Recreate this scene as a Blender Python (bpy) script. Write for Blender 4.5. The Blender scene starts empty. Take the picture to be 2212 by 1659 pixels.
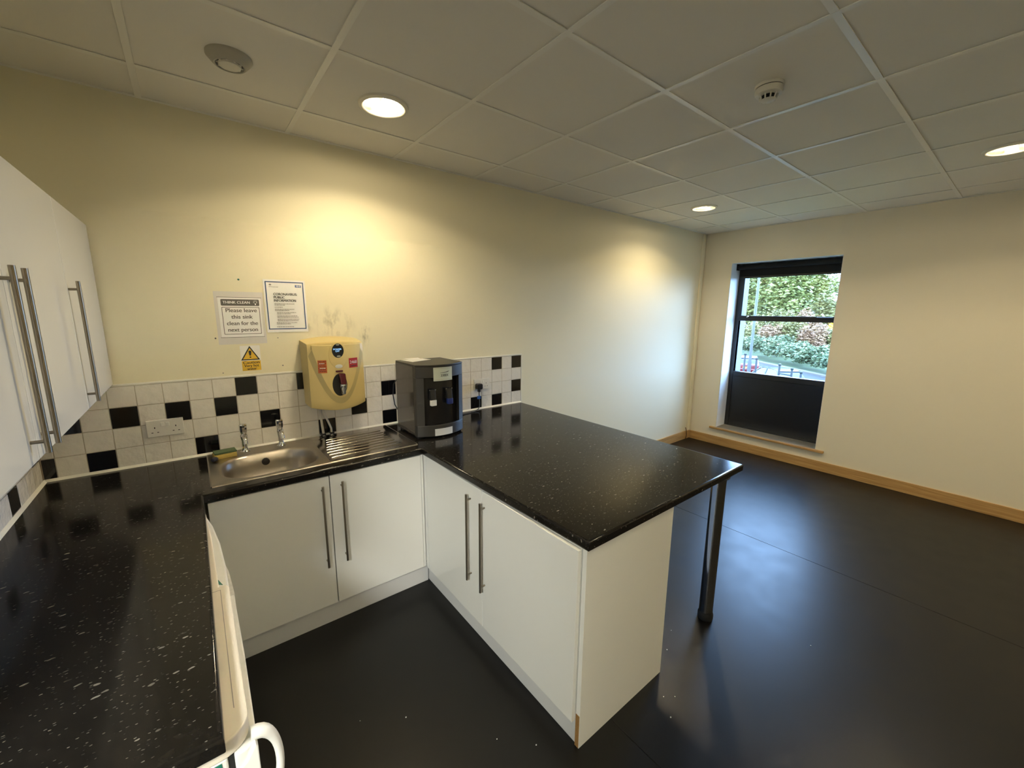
import bpy, bmesh, math, random
from mathutils import Vector, Matrix
random.seed(7)
PI = math.pi
sc = bpy.context.scene
COL = sc.collection

# ------------------------------------------------------------------ camera
W = 5.7145; H = 2.592
cam_d = bpy.data.cameras.new('camera')
cam = bpy.data.objects.new('camera', cam_d); COL.objects.link(cam)
cam.location = (0.602, -2.669, 1.655)
cam.rotation_euler = (1.39169673, -0.00761770, -0.66419115)
cam_d.sensor_fit = 'HORIZONTAL'; cam_d.sensor_width = 36.0
cam_d.lens = 878.94 / 2212 * 36.0
cam_d.clip_start = 0.02; cam_d.clip_end = 400
sc.camera = cam

# ------------------------------------------------------------------ world, exposure
wd = bpy.data.worlds.new('sky'); sc.world = wd; wd.use_nodes = True
bg = wd.node_tree.nodes['Background']
bg.inputs['Color'].default_value = (0.35, 0.57, 1.0, 1)
bg.inputs['Strength'].default_value = 25.0
sc.view_settings.view_transform = 'Standard'
sc.view_settings.look = 'None'
sc.view_settings.exposure = 0.36
sc.view_settings.gamma = 1.0
sc.view_settings.use_curve_mapping = False
LAMP_COL = (1.0, 0.825, 0.53)
LAMP_W = 60.0
# photometry of the recessed reflector downlights: candela against angle from straight down
CORRIDOR_W = 160.0
IES_K = 0.0222
IES_ANGLES = [0, 10, 20, 30, 40, 50, 55, 60, 64, 67, 69, 71, 74, 80, 90]
IES_CANDELA = [370, 375, 400, 455, 475, 450, 365, 265, 222, 184, 126, 82, 66, 52, 0]
ies_txt = bpy.data.texts.new('downlight_photometry')
ies_txt.write('IESNA:LM-63-1995\nTILT=NONE\n1 1000 1 %d 1 1 2 0.2 0.2 0\n1 1 30\n' % len(IES_ANGLES)
              + ' '.join(str(a) for a in IES_ANGLES) + '\n0\n' + ' '.join(str(c) for c in IES_CANDELA) + '\n')

pt = bpy.data.lights.new('window_daylight', 'AREA')
pt.shape = 'RECTANGLE'; pt.size = 1.06; pt.size_y = 1.3
pt.cycles.is_portal = True
po = bpy.data.objects.new('window_daylight', pt); COL.objects.link(po)
po.location = (6.20, -0.875, 1.5); po.rotation_euler = (PI/2, 0, PI/2)

# ------------------------------------------------------------------ materials
M = {}
def nodes(name):
    m = bpy.data.materials.new(name); m.use_nodes = True
    nt = m.node_tree
    return m, nt, nt.nodes['Principled BSDF']
def mat(name, col, rough=0.5, metal=0.0, spec=None, coat=0.0, emit=None, es=0.0, trans=0.0, ior=None, bump=None, var=None):
    m, nt, b = nodes(name)
    b.inputs['Base Color'].default_value = (*col, 1)
    b.inputs['Roughness'].default_value = rough
    b.inputs['Metallic'].default_value = metal
    if spec is not None: b.inputs['Specular IOR Level'].default_value = spec
    if coat: b.inputs['Coat Weight'].default_value = coat; b.inputs['Coat Roughness'].default_value = 0.05
    if emit: b.inputs['Emission Color'].default_value = (*emit, 1); b.inputs['Emission Strength'].default_value = es
    if trans: b.inputs['Transmission Weight'].default_value = trans
    if ior: b.inputs['IOR'].default_value = ior
    geo = nt.nodes.new('ShaderNodeNewGeometry')
    if var:      # (scale, amount)
        n = nt.nodes.new('ShaderNodeTexNoise'); n.inputs['Scale'].default_value = var[0]; n.inputs['Detail'].default_value = 4
        nt.links.new(geo.outputs['Position'], n.inputs['Vector'])
        mr = nt.nodes.new('ShaderNodeMapRange'); mr.inputs['To Min'].default_value = 1-var[1]; mr.inputs['To Max'].default_value = 1+var[1]
        nt.links.new(n.outputs['Fac'], mr.inputs['Value'])
        mx = nt.nodes.new('ShaderNodeVectorMath'); mx.operation = 'SCALE'
        mx.inputs[0].default_value = col
        nt.links.new(mr.outputs['Result'], mx.inputs['Scale'])
        nt.links.new(mx.outputs['Vector'], b.inputs['Base Color'])
    if bump:     # (scale, strength, distance)
        n2 = nt.nodes.new('ShaderNodeTexNoise'); n2.inputs['Scale'].default_value = bump[0]; n2.inputs['Detail'].default_value = 3
        nt.links.new(geo.outputs['Position'], n2.inputs['Vector'])
        bp = nt.nodes.new('ShaderNodeBump'); bp.inputs['Strength'].default_value = bump[1]; bp.inputs['Distance'].default_value = bump[2]
        nt.links.new(n2.outputs['Fac'], bp.inputs['Height'])
        nt.links.new(bp.outputs['Normal'], b.inputs['Normal'])
    M[name] = m
    return m

PAINT = (0.83, 0.775, 0.575)
mat('paint', PAINT, 0.62, bump=(180, 0.05, 0.002), var=(1.3, 0.03))
mat('paint_right', (0.81, 0.745, 0.60), 0.62, bump=(180, 0.05, 0.002), var=(1.3, 0.03))
mat('reveal_white', (0.78, 0.78, 0.76), 0.55)
mat('ceiling_board', (0.86, 0.83, 0.76), 0.85, bump=(260, 0.10, 0.002), var=(3, 0.02))
mat('grid_white', (0.88, 0.86, 0.80), 0.28)
mat('tile_white', (0.82, 0.785, 0.72), 0.16, bump=(24, 0.8, 0.006), var=(30, 0.06))
mat('tile_black', (0.006, 0.006, 0.007), 0.08, bump=(20, 0.06, 0.002))
mat('grout', (0.54, 0.48, 0.38), 0.8)
mat('trim_white', (0.82, 0.80, 0.72), 0.3)
mat('door_white', (0.80, 0.80, 0.77), 0.09)
mat('carcass_white', (0.74, 0.74, 0.71), 0.4)
mat('plinth_white', (0.66, 0.66, 0.66), 0.3)
mat('chipboard', (0.30, 0.16, 0.05), 0.9, var=(300, 0.35))
mat('steel_bar', (0.30, 0.265, 0.215), 0.32, metal=1.0)
mat('sink_steel', (0.52, 0.48, 0.42), 0.33, metal=1.0, bump=(400, 0.04, 0.0005))
mat('drainer_steel', (0.56, 0.52, 0.46), 0.17, metal=1.0)
mat('chrome', (0.78, 0.77, 0.74), 0.06, metal=1.0)
mat('leg_chrome', (0.40, 0.40, 0.42), 0.10, metal=1.0)
mat('black_plastic', (0.012, 0.012, 0.012), 0.35)
mat('black_rubber', (0.01, 0.01, 0.01), 0.7)
mat('black_frame', (0.008, 0.008, 0.009), 0.4)
mat('black_panel', (0.006, 0.006, 0.008), 0.32)
mat('blind_fabric', (0.006, 0.006, 0.006), 0.9)
mat('charcoal', (0.034, 0.031, 0.027), 0.42)
mat('charcoal_side', (0.055, 0.048, 0.040), 0.12)
mat('cooler_black', (0.010, 0.009, 0.009), 0.22)
mat('boiler_cream', (0.78, 0.62, 0.27), 0.34)
mat('boiler_cream_shaded', (0.66, 0.54, 0.25), 0.45)  # casing cream darkened: shade of the down-facing shield band put into the colour
mat('white_plastic', (0.80, 0.79, 0.75), 0.3)
mat('grey_button', (0.72, 0.66, 0.50), 0.3)
mat('socket_white', (0.74, 0.72, 0.67), 0.3)
mat('dark_hole', (0.01, 0.01, 0.01), 0.9)
mat('maroon', (0.09, 0.012, 0.018), 0.15)
mat('paper', (0.88, 0.87, 0.85), 0.7)
mat('paper_grey', (0.73, 0.70, 0.66), 0.6, bump=(25, 0.4, 0.004))
mat('ink_grey', (0.13, 0.12, 0.11), 0.7)
mat('ink_dark', (0.03, 0.03, 0.03), 0.7)
mat('ink_faint', (0.28, 0.26, 0.24), 0.7)
mat('ink_blue', (0.03, 0.09, 0.22), 0.6)
mat('ink_nhs', (0.02, 0.10, 0.36), 0.6)
mat('ink_white', (0.85, 0.85, 0.83), 0.6)
mat('sign_yellow', (0.80, 0.52, 0.05), 0.45)
mat('sticker_orange', (0.62, 0.13, 0.02), 0.5)
mat('sticker_red', (0.46, 0.02, 0.02), 0.45)
mat('sticker_pale', (0.62, 0.68, 0.60), 0.35)
mat('sticker_silver', (0.68, 0.68, 0.68), 0.3)
mat('sticker_green', (0.02, 0.16, 0.11), 0.5)
mat('display_dark', (0.012, 0.014, 0.018), 0.15)
mat('display_text', (0.1, 0.3, 0.5), 0.5, emit=(0.35, 0.65, 1.0), es=0.9)
mat('tap_blue', (0.015, 0.03, 0.16), 0.3)
mat('tag_blue', (0.02, 0.10, 0.40), 0.5)
mat('appliance_white', (0.80, 0.79, 0.75), 0.28)
mat('appliance_cream', (0.78, 0.71, 0.60), 0.35)
mat('appliance_dirty', (0.62, 0.60, 0.55), 0.45, var=(60, 0.25), bump=(70, 0.3, 0.004))
mat('pipe_grey', (0.60, 0.58, 0.54), 0.4)
mat('sponge_yellow', (0.55, 0.42, 0.12), 0.95, bump=(250, 0.6, 0.004))
mat('sponge_green', (0.07, 0.11, 0.05), 0.95, bump=(400, 0.5, 0.003))
mat('scrap_blue', (0.01, 0.012, 0.03), 0.7)
mat('cable_black', (0.012, 0.012, 0.012), 0.45)
mat('cable_brown', (0.10, 0.06, 0.02), 0.5)
mat('lamp_glow', (1, 1, 1), 0.5, emit=(1.0, 0.90, 0.70), es=7.0)
mat('reflector', (0.88, 0.84, 0.74), 0.28, metal=0.85)
mat('lamp_rim', (0.82, 0.78, 0.66), 0.35)
mat('valve_grey', (0.42, 0.40, 0.34), 0.5)
mat('detector_white', (0.74, 0.71, 0.62), 0.4)
# outdoors
mat('asphalt', (0.0085, 0.008, 0.0075), 0.9, var=(1.5, 0.15))
mat('kerb', (0.075, 0.060, 0.048), 0.9)
mat('grass', (0.035, 0.052, 0.006), 0.95, var=(2.0, 0.3))
mat('car_red', (0.11, 0.004, 0.006), 0.2, coat=0.5)
mat('car_silver', (0.030, 0.034, 0.034), 0.25, coat=0.5)
mat('car_white', (0.10, 0.08, 0.07), 0.3)
mat('car_glass', (0.03, 0.035, 0.05), 0.05)
mat('tyre', (0.015, 0.015, 0.015), 0.8)
mat('tail_light', (0.12, 0.02, 0.015), 0.2)
mat('post_grey', (0.045, 0.045, 0.042), 0.4)
mat('rail_black', (0.008, 0.012, 0.014), 0.5)
mat('bark', (0.05, 0.04, 0.03), 0.9)
mat('cladding', (0.026, 0.026, 0.025), 0.5)
def leafmat(name, a, b_):
    m, nt, b = nodes(name)
    oi = nt.nodes.new('ShaderNodeNewGeometry')
    n = nt.nodes.new('ShaderNodeTexNoise'); n.inputs['Scale'].default_value = 0.9; n.inputs['Detail'].default_value = 5
    nt.links.new(oi.outputs['Position'], n.inputs['Vector'])
    r = nt.nodes.new('ShaderNodeValToRGB')
    r.color_ramp.elements[0].color = (*a, 1); r.color_ramp.elements[1].color = (*b_, 1)
    r.color_ramp.elements[0].position = 0.35; r.color_ramp.elements[1].position = 0.65
    nt.links.new(n.outputs['Fac'], r.inputs['Fac'])
    nt.links.new(r.outputs['Color'], b.inputs['Base Color'])
    b.inputs['Roughness'].default_value = 0.6
    M[name] = m
leafmat('leaf_tree', (0.1140, 0.1254, 0.0274), (0.2166, 0.2052, 0.0456))
leafmat('leaf_teal', (0.0684, 0.0958, 0.0410), (0.1414, 0.1596, 0.0684))
leafmat('leaf_olive', (0.1254, 0.1140, 0.0319), (0.2052, 0.1642, 0.0456))
leafmat('leaf_russet', (0.1938, 0.0958, 0.0456), (0.2508, 0.1414, 0.0593))
leafmat('leaf_yellow', (0.5016, 0.2508, 0.0137), (0.6384, 0.3420, 0.0228))

# glass: thin clear pane
m, nt, b = nodes('pane_glass'); M['pane_glass'] = m
out = nt.nodes['Material Output']
tr = nt.nodes.new('ShaderNodeBsdfTransparent'); tr.inputs['Color'].default_value = (0.94, 0.97, 0.96, 1)
gl = nt.nodes.new('ShaderNodeBsdfGlossy'); gl.inputs['Roughness'].default_value = 0.02
mx = nt.nodes.new('ShaderNodeMixShader'); mx.inputs['Fac'].default_value = 0.06
nt.links.new(tr.outputs[0], mx.inputs[1]); nt.links.new(gl.outputs[0], mx.inputs[2]); nt.links.new(mx.outputs[0], out.inputs['Surface'])

# painted wall with grime marks above the water heater
def stain_wall(name, base):
    m, nt, b = nodes(name)
    geo = nt.nodes.new('ShaderNodeNewGeometry')
    n = nt.nodes.new('ShaderNodeTexNoise'); n.inputs['Scale'].default_value = 16; n.inputs['Detail'].default_value = 6; n.inputs['Roughness'].default_value = 0.6
    mp = nt.nodes.new('ShaderNodeMapping'); mp.inputs['Scale'].default_value = (1.6, 1, 0.7)
    nt.links.new(geo.outputs['Position'], mp.inputs['Vector']); nt.links.new(mp.outputs['Vector'], n.inputs['Vector'])
    acc = None
    for (c, sx, sz, amt) in (((1.30, 0, 1.57), 0.17, 0.13, 1.0), ((1.485, 0, 1.50), 0.05, 0.10, 1.3), ((1.15, 0, 1.56), 0.06, 0.08, 0.7)):
        sub = nt.nodes.new('ShaderNodeVectorMath'); sub.operation = 'SUBTRACT'; sub.inputs[1].default_value = c
        nt.links.new(geo.outputs['Position'], sub.inputs[0])
        mul = nt.nodes.new('ShaderNodeVectorMath'); mul.operation = 'MULTIPLY'; mul.inputs[1].default_value = (1/sx, 4, 1/sz)
        nt.links.new(sub.outputs[0], mul.inputs[0])
        ln = nt.nodes.new('ShaderNodeVectorMath'); ln.operation = 'LENGTH'; nt.links.new(mul.outputs[0], ln.inputs[0])
        mr = nt.nodes.new('ShaderNodeMapRange'); mr.interpolation_type = 'SMOOTHSTEP'
        mr.inputs['From Min'].default_value = 1.0; mr.inputs['From Max'].default_value = 0.0; mr.inputs['To Min'].default_value = 0; mr.inputs['To Max'].default_value = amt
        nt.links.new(ln.outputs['Value'], mr.inputs['Value'])
        if acc is None: acc = mr.outputs[0]
        else:
            ad = nt.nodes.new('ShaderNodeMath'); ad.operation = 'MAXIMUM'; nt.links.new(acc, ad.inputs[0]); nt.links.new(mr.outputs[0], ad.inputs[1]); acc = ad.outputs[0]
    nr = nt.nodes.new('ShaderNodeMapRange'); nr.inputs['From Min'].default_value = 0.46; nr.inputs['From Max'].default_value = 0.72
    nt.links.new(n.outputs['Fac'], nr.inputs['Value'])
    mm = nt.nodes.new('ShaderNodeMath'); mm.operation = 'MULTIPLY'; nt.links.new(acc, mm.inputs[0]); nt.links.new(nr.outputs[0], mm.inputs[1])
    mix = nt.nodes.new('ShaderNodeMix'); mix.data_type = 'RGBA'
    mix.inputs['A'].default_value = (*base, 1); mix.inputs['B'].default_value = (0.30, 0.27, 0.17, 1)
    nt.links.new(mm.outputs[0], mix.inputs['Factor'])
    nt.links.new(mix.outputs['Result'], b.inputs['Base Color'])
    b.inputs['Roughness'].default_value = 0.62
    n2 = nt.nodes.new('ShaderNodeTexNoise'); n2.inputs['Scale'].default_value = 180
    nt.links.new(geo.outputs['Position'], n2.inputs['Vector'])
    bp = nt.nodes.new('ShaderNodeBump'); bp.inputs['Strength'].default_value = 0.05; bp.inputs['Distance'].default_value = 0.002
    nt.links.new(n2.outputs['Fac'], bp.inputs['Height']); nt.links.new(bp.outputs['Normal'], b.inputs['Normal'])
    M[name] = m
stain_wall('paint_back', PAINT)

# worktop laminate: near black with pale elongated chips
def worktop_mat():
    m, nt, b = nodes('worktop'); M['worktop'] = m
    geo = nt.nodes.new('ShaderNodeNewGeometry')
    col_acc = None
    base = nt.nodes.new('ShaderNodeTexNoise'); base.inputs['Scale'].default_value = 60; base.inputs['Detail'].default_value = 3
    nt.links.new(geo.outputs['Position'], base.inputs['Vector'])
    br = nt.nodes.new('ShaderNodeValToRGB')
    br.color_ramp.elements[0].color = (0.004, 0.004, 0.004, 1); br.color_ramp.elements[1].color = (0.018, 0.015, 0.012, 1)
    nt.links.new(base.outputs['Fac'], br.inputs['Fac'])
    cur = br.outputs['Color']
    for (scl, rot, th, keep, colr) in ((36, 0.6, 0.25, 0.16, (0.22, 0.20, 0.175, 1)), (95, 2.0, 0.26, 0.26, (0.17, 0.155, 0.13, 1))):
        mp = nt.nodes.new('ShaderNodeMapping'); mp.inputs['Rotation'].default_value = (0, 0, rot); mp.inputs['Scale'].default_value = (1.0, 2.4, 1.4)
        nz = nt.nodes.new('ShaderNodeTexNoise'); nz.inputs['Scale'].default_value = scl*1.5; nz.inputs['Detail'].default_value = 2
        nt.links.new(geo.outputs['Position'], nz.inputs['Vector'])
        mad = nt.nodes.new('ShaderNodeVectorMath'); mad.operation = 'MULTIPLY_ADD'
        mad.inputs[1].default_value = (0.010*34/scl,)*3
        nt.links.new(nz.outputs['Color'], mad.inputs[0]); nt.links.new(geo.outputs['Position'], mad.inputs[2])
        nt.links.new(mad.outputs[0], mp.inputs['Vector'])
        v = nt.nodes.new('ShaderNodeTexVoronoi'); v.inputs['Scale'].default_value = scl
        nt.links.new(mp.outputs['Vector'], v.inputs['Vector'])
        lt = nt.nodes.new('ShaderNodeMapRange'); lt.inputs['From Min'].default_value = th; lt.inputs['From Max'].default_value = th*0.8
        nt.links.new(v.outputs['Distance'], lt.inputs['Value'])
        sp = nt.nodes.new('ShaderNodeSeparateColor'); nt.links.new(v.outputs['Color'], sp.inputs[0])
        ls = nt.nodes.new('ShaderNodeMath'); ls.operation = 'LESS_THAN'; ls.inputs[1].default_value = keep
        nt.links.new(sp.outputs[0], ls.inputs[0])
        mu = nt.nodes.new('ShaderNodeMath'); mu.operation = 'MULTIPLY'; nt.links.new(lt.outputs[0], mu.inputs[0]); nt.links.new(ls.outputs[0], mu.inputs[1])
        mu2 = nt.nodes.new('ShaderNodeMath'); mu2.operation = 'MULTIPLY'; nt.links.new(mu.outputs[0], mu2.inputs[0]); nt.links.new(sp.outputs[1], mu2.inputs[1])
        mix = nt.nodes.new('ShaderNodeMix'); mix.data_type = 'RGBA'
        nt.links.new(cur, mix.inputs['A']); mix.inputs['B'].default_value = colr
        nt.links.new(mu2.outputs[0], mix.inputs['Factor']); cur = mix.outputs['Result']
    nt.links.new(cur, b.inputs['Base Color'])
    b.inputs['Roughness'].default_value = 0.13
    b.inputs['Specular IOR Level'].default_value = 0.26
worktop_mat()

def vinyl_mat():
    m, nt, b = nodes('vinyl'); M['vinyl'] = m
    geo = nt.nodes.new('ShaderNodeNewGeometry')
    n = nt.nodes.new('ShaderNodeTexNoise'); n.inputs['Scale'].default_value = 420; n.inputs['Detail'].default_value = 2
    nt.links.new(geo.outputs['Position'], n.inputs['Vector'])
    r = nt.nodes.new('ShaderNodeValToRGB')
    r.color_ramp.elements[0].color = (0.0012, 0.0012, 0.0014, 1); r.color_ramp.elements[1].color = (0.005, 0.0045, 0.004, 1)
    nt.links.new(n.outputs['Fac'], r.inputs['Fac']); nt.links.new(r.outputs['Color'], b.inputs['Base Color'])
    n2 = nt.nodes.new('ShaderNodeTexNoise'); n2.inputs['Scale'].default_value = 7; n2.inputs['Detail'].default_value = 6
    nt.links.new(geo.outputs['Position'], n2.inputs['Vector'])
    mr = nt.nodes.new('ShaderNodeMapRange'); mr.inputs['To Min'].default_value = 0.30; mr.inputs['To Max'].default_value = 0.42
    nt.links.new(n2.outputs['Fac'], mr.inputs['Value']); nt.links.new(mr.outputs[0], b.inputs['Roughness'])
    bp = nt.nodes.new('ShaderNodeBump'); bp.inputs['Strength'].default_value = 0.12; bp.inputs['Distance'].default_value = 0.001
    nt.links.new(n.outputs['Fac'], bp.inputs['Height']); nt.links.new(bp.outputs['Normal'], b.inputs['Normal'])
    b.inputs['Specular IOR Level'].default_value = 0.36
vinyl_mat()

def oak_mat(name, axis):
    m, nt, b = nodes(name); M[name] = m
    geo = nt.nodes.new('ShaderNodeNewGeometry')
    mp = nt.nodes.new('ShaderNodeMapping'); s = [60, 60, 60]; s[axis] = 3.0; mp.inputs['Scale'].default_value = s
    nt.links.new(geo.outputs['Position'], mp.inputs['Vector'])
    n = nt.nodes.new('ShaderNodeTexNoise'); n.inputs['Scale'].default_value = 1.0; n.inputs['Detail'].default_value = 5; n.inputs['Distortion'].default_value = 0.6
    nt.links.new(mp.outputs['Vector'], n.inputs['Vector'])
    r = nt.nodes.new('ShaderNodeValToRGB')
    r.color_ramp.elements[0].color = (0.40, 0.22, 0.07, 1); r.color_ramp.elements[1].color = (0.60, 0.38, 0.15, 1)
    r.color_ramp.elements[0].position = 0.3; r.color_ramp.elements[1].position = 0.7
    nt.links.new(n.outputs['Fac'], r.inputs['Fac']); nt.links.new(r.outputs['Color'], b.inputs['Base Color'])
    b.inputs['Roughness'].default_value = 0.4
oak_mat('oak_x', 0); oak_mat('oak_y', 1)

for n_ in ('lamp_glow', 'display_text'): M[n_].cycles.emission_sampling = 'NONE'   # the beams are sampled as lamps
sc.cycles.max_bounces = 8
sc.cycles.use_adaptive_sampling = True; sc.cycles.adaptive_threshold = 0.03

# ------------------------------------------------------------------ mesh helpers (all coordinates are world metres)
BASE = {}
def link(o, parent=None, base=(0, 0, 0)):
    COL.objects.link(o)
    if parent is not None: o.parent = parent
    BASE[o.name] = Vector(base)
    return o
def tag(o, label=None, cat=None, group=None, kind=None):
    if label: o['label'] = label
    if cat: o['category'] = cat
    if group: o['group'] = group
    if kind: o['kind'] = kind
    return o
def empty(name, loc, label=None, cat=None, group=None, kind=None):
    o = bpy.data.objects.new(name, None); o.empty_display_size = 0.05
    o.location = loc
    link(o, None, loc)
    return tag(o, label, cat, group, kind)
def shade(bm, angle):
    """smooth shading that leaves large flat faces flat next to their bevels"""
    for f in bm.faces: f.smooth = True
    ar = {f: f.calc_area() for f in bm.faces}
    for e in bm.edges:
        lf = e.link_faces
        if len(lf) != 2: continue
        a = e.calc_face_angle(0)
        if a > math.radians(angle): e.smooth = False
        elif a > 0.09:
            p, q = ar[lf[0]], ar[lf[1]]
            if max(p, q) > 6*min(p, q): e.smooth = False
def finish(name, bm, m, parent=None, smooth=True, angle=35, base=None):
    me = bpy.data.meshes.new(name)
    bmesh.ops.remove_doubles(bm, verts=bm.verts, dist=1e-6)
    bmesh.ops.recalc_face_normals(bm, faces=bm.faces)
    if smooth: shade(bm, angle)
    bm.to_mesh(me); bm.free()
    if base is None:
        if parent is not None: base = BASE[parent.name]
        else:
            xs = [v.co for v in me.vertices]
            base = Vector((sum(v.x for v in xs)/len(xs), sum(v.y for v in xs)/len(xs), min(v.z for v in xs)))
    base = Vector(base)
    me.transform(Matrix.Translation(-base))
    if m is not None: me.materials.append(M[m])
    o = bpy.data.objects.new(name, me)
    if parent is None: o.location = base
    else: o.location = base - BASE[parent.name]
    return link(o, parent, base)
def add_box(bm, x0, x1, y0, y1, z0, z1, bev=0.0, seg=2):
    c = Vector(((x0+x1)/2, (y0+y1)/2, (z0+z1)/2)); s = Vector((abs(x1-x0), abs(y1-y0), abs(z1-z0)))
    r = bmesh.ops.create_cube(bm, size=1.0, matrix=Matrix.Translation(c) @ Matrix.Diagonal((*s, 1)))
    if bev > 0:
        ed = list({e for v in r['verts'] for e in v.link_edges})
        bmesh.ops.bevel(bm, geom=ed, offset=bev, segments=seg, profile=0.5, affect='EDGES')
def box(name, x0, x1, y0, y1, z0, z1, m, parent=None, bev=0.002, seg=2, base=None):
    bm = bmesh.new(); add_box(bm, x0, x1, y0, y1, z0, z1, bev, seg)
    return finish(name, bm, m, parent, base=base)
def pieces(name, lst, m, parent, bev=0.0):
    for b_ in lst: box(name, *b_, m, parent, bev=bev)
def boxes(name, lst, m, parent=None, bev=0.0, base=None):
    bm = bmesh.new()
    for b_ in lst: add_box(bm, *b_, bev)
    return finish(name, bm, m, parent, base=base)
def add_prism(bm, pts, a0, a1, axis):
    """pts 2-D; axis 'z': (x,y), 'y': (x,z), 'x': (y,z)"""
    def P(p, a):
        if axis == 'z': return (p[0], p[1], a)
        if axis == 'y': return (p[0], a, p[1])
        return (a, p[0], p[1])
    A = [bm.verts.new(P(p, a0)) for p in pts]; B = [bm.verts.new(P(p, a1)) for p in pts]
    n = len(pts)
    bm.faces.new(A); bm.faces.new(B[::-1])
    for i in range(n): bm.faces.new((A[i], A[(i+1) % n], B[(i+1) % n], B[i]))
def prism(name, pts, a0, a1, axis, m, parent=None, bev=0.0, seg=2, base=None, angle=35):
    bm = bmesh.new(); add_prism(bm, pts, a0, a1, axis)
    if bev:
        bmesh.ops.recalc_face_normals(bm, faces=bm.faces)
        ed = [e for e in bm.edges if len(e.link_faces) == 2 and e.calc_face_angle(0) > math.radians(40)]
        bmesh.ops.bevel(bm, geom=ed, offset=bev, segments=seg, profile=0.5, affect='EDGES')
    return finish(name, bm, m, parent, base=base, angle=angle)
def add_tube(bm, path, r, seg=12, caps=True):
    path = [Vector(p) for p in path]; n = len(path); rings = []
    up = Vector((0.123, 0.31, 0.94)).normalized()
    rr = r if isinstance(r, (list, tuple)) else [r]*n
    for i, p in enumerate(path):
        t = (path[min(i+1, n-1)] - path[max(i-1, 0)]).normalized()
        if i == 0:
            u = t.cross(up)
            if u.length < 1e-3: u = t.cross(Vector((1, 0, 0)))
            u.normalize()
        else:
            u = (u - t*u.dot(t)).normalized()
        w = t.cross(u)
        rings.append([bm.verts.new(p + rr[i]*(math.cos(2*PI*k/seg)*u + math.sin(2*PI*k/seg)*w)) for k in range(seg)])
    for a, b_ in zip(rings, rings[1:]):
        for k in range(seg): bm.faces.new((a[k], a[(k+1) % seg], b_[(k+1) % seg], b_[k]))
    if caps: bm.faces.new(rings[0][::-1]); bm.faces.new(rings[-1])
def tube(name, path, r, m, parent=None, seg=12, base=None):
    bm = bmesh.new(); add_tube(bm, path, r, seg)
    return finish(name, bm, m, parent, base=base, angle=50)
def add_lathe(bm, prof, c, axis='z', seg=32, sx=1.0, sy=1.0):
    """prof: (radius, height) pairs along the axis"""
    c = Vector(c); rings = []
    def P(a, r, h):
        u, v = r*math.cos(a)*sx, r*math.sin(a)*sy
        if axis == 'z': return c + Vector((u, v, h))
        if axis == 'y': return c + Vector((u, h, v))
        return c + Vector((h, u, v))
    for r, h in prof:
        if r < 1e-6: rings.append([bm.verts.new(P(0, 0, h))])
        else: rings.append([bm.verts.new(P(2*PI*k/seg, r, h)) for k in range(seg)])
    for a, b_ in zip(rings, rings[1:]):
        for k in range(seg):
            k2 = (k+1) % seg
            if len(a) == 1 and len(b_) == 1: continue
            if len(a) == 1: bm.faces.new((a[0], b_[k2], b_[k]))
            elif len(b_) == 1: bm.faces.new((a[k], a[k2], b_[0]))
            else: bm.faces.new((a[k], a[k2], b_[k2], b_[k]))
def lathe(name, prof, c, m, parent=None, axis='z', seg=32, sx=1.0, sy=1.0, base=None, angle=40):
    bm = bmesh.new(); add_lathe(bm, prof, c, axis, seg, sx, sy)
    return finish(name, bm, m, parent, base=base, angle=angle)
def rrect(x0, x1, y0, y1, r, n=6):
    pts = []
    for cx, cy, a in ((x1-r, y1-r, 0), (x0+r, y1-r, PI/2), (x0+r, y0+r, PI), (x1-r, y0+r, 1.5*PI)):
        for k in range(n+1):
            t = a + PI/2*k/n
            pts.append((cx + r*math.cos(t), cy + r*math.sin(t)))
    return pts
def copy_tree(o, parent=None, delta=(0, 0, 0)):
    c = o.copy(); COL.objects.link(c); c.parent = parent
    if parent is None: c.location = Vector(o.location) + Vector(delta)
    BASE[c.name] = BASE[o.name] + Vector(delta)
    for ch in list(o.children): copy_tree(ch, c, delta)
    return c
def text(name, s, size, x, z, m, parent, yf, bold=0.0, align='CENTER', shear=0.0, width=None, tilt=0.0, thick=0.0006):
    """lettering on a surface facing -y; yf is a number or a function of x"""
    cu = bpy.data.curves.new(name, 'FONT'); cu.body = s; cu.size = size; cu.align_x = align; cu.align_y = 'CENTER'
    cu.shear = shear; cu.space_line = 1.0
    t = bpy.data.objects.new('tmp_text', cu); COL.objects.link(t)
    dg = bpy.context.evaluated_depsgraph_get()
    me = bpy.data.meshes.new_from_object(t.evaluated_get(dg))
    bpy.data.objects.remove(t); bpy.data.curves.remove(cu)
    if bold:                       # heavier strokes: the outline laid down three times, a little apart
        tb = bmesh.new()
        for q in (-1, 0, 1):
            n0 = len(tb.verts); tb.from_mesh(me); tb.verts.ensure_lookup_table()
            for v in tb.verts[n0:]: v.co.x += q*bold*size*0.9; v.co.y += q*bold*size*0.25; v.co.z = (q+1)*0.0002
        tb.to_mesh(me); tb.free()
    xs = [v.co.x for v in me.vertices]
    k = 1.0
    if width: k = width / max(1e-6, max(xs)-min(xs))
    f = yf if callable(yf) else (lambda q: yf)
    ct, st = math.cos(tilt), math.sin(tilt)
    b0 = BASE[parent.name]
    for v in me.vertices:
        lx, lz = v.co.x*k, v.co.y
        X = x + lx*ct - lz*st; Z = z + lx*st + lz*ct
        v.co = Vector((X, f(X) - thick - v.co.z, Z)) - b0
    me.materials.append(M[m])
    o = bpy.data.objects.new(name, me)
    return link(o, parent, b0)

# ------------------------------------------------------------------ room shell
YB = -5.4                     # wall behind the camera
ZF = 0.0
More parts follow.
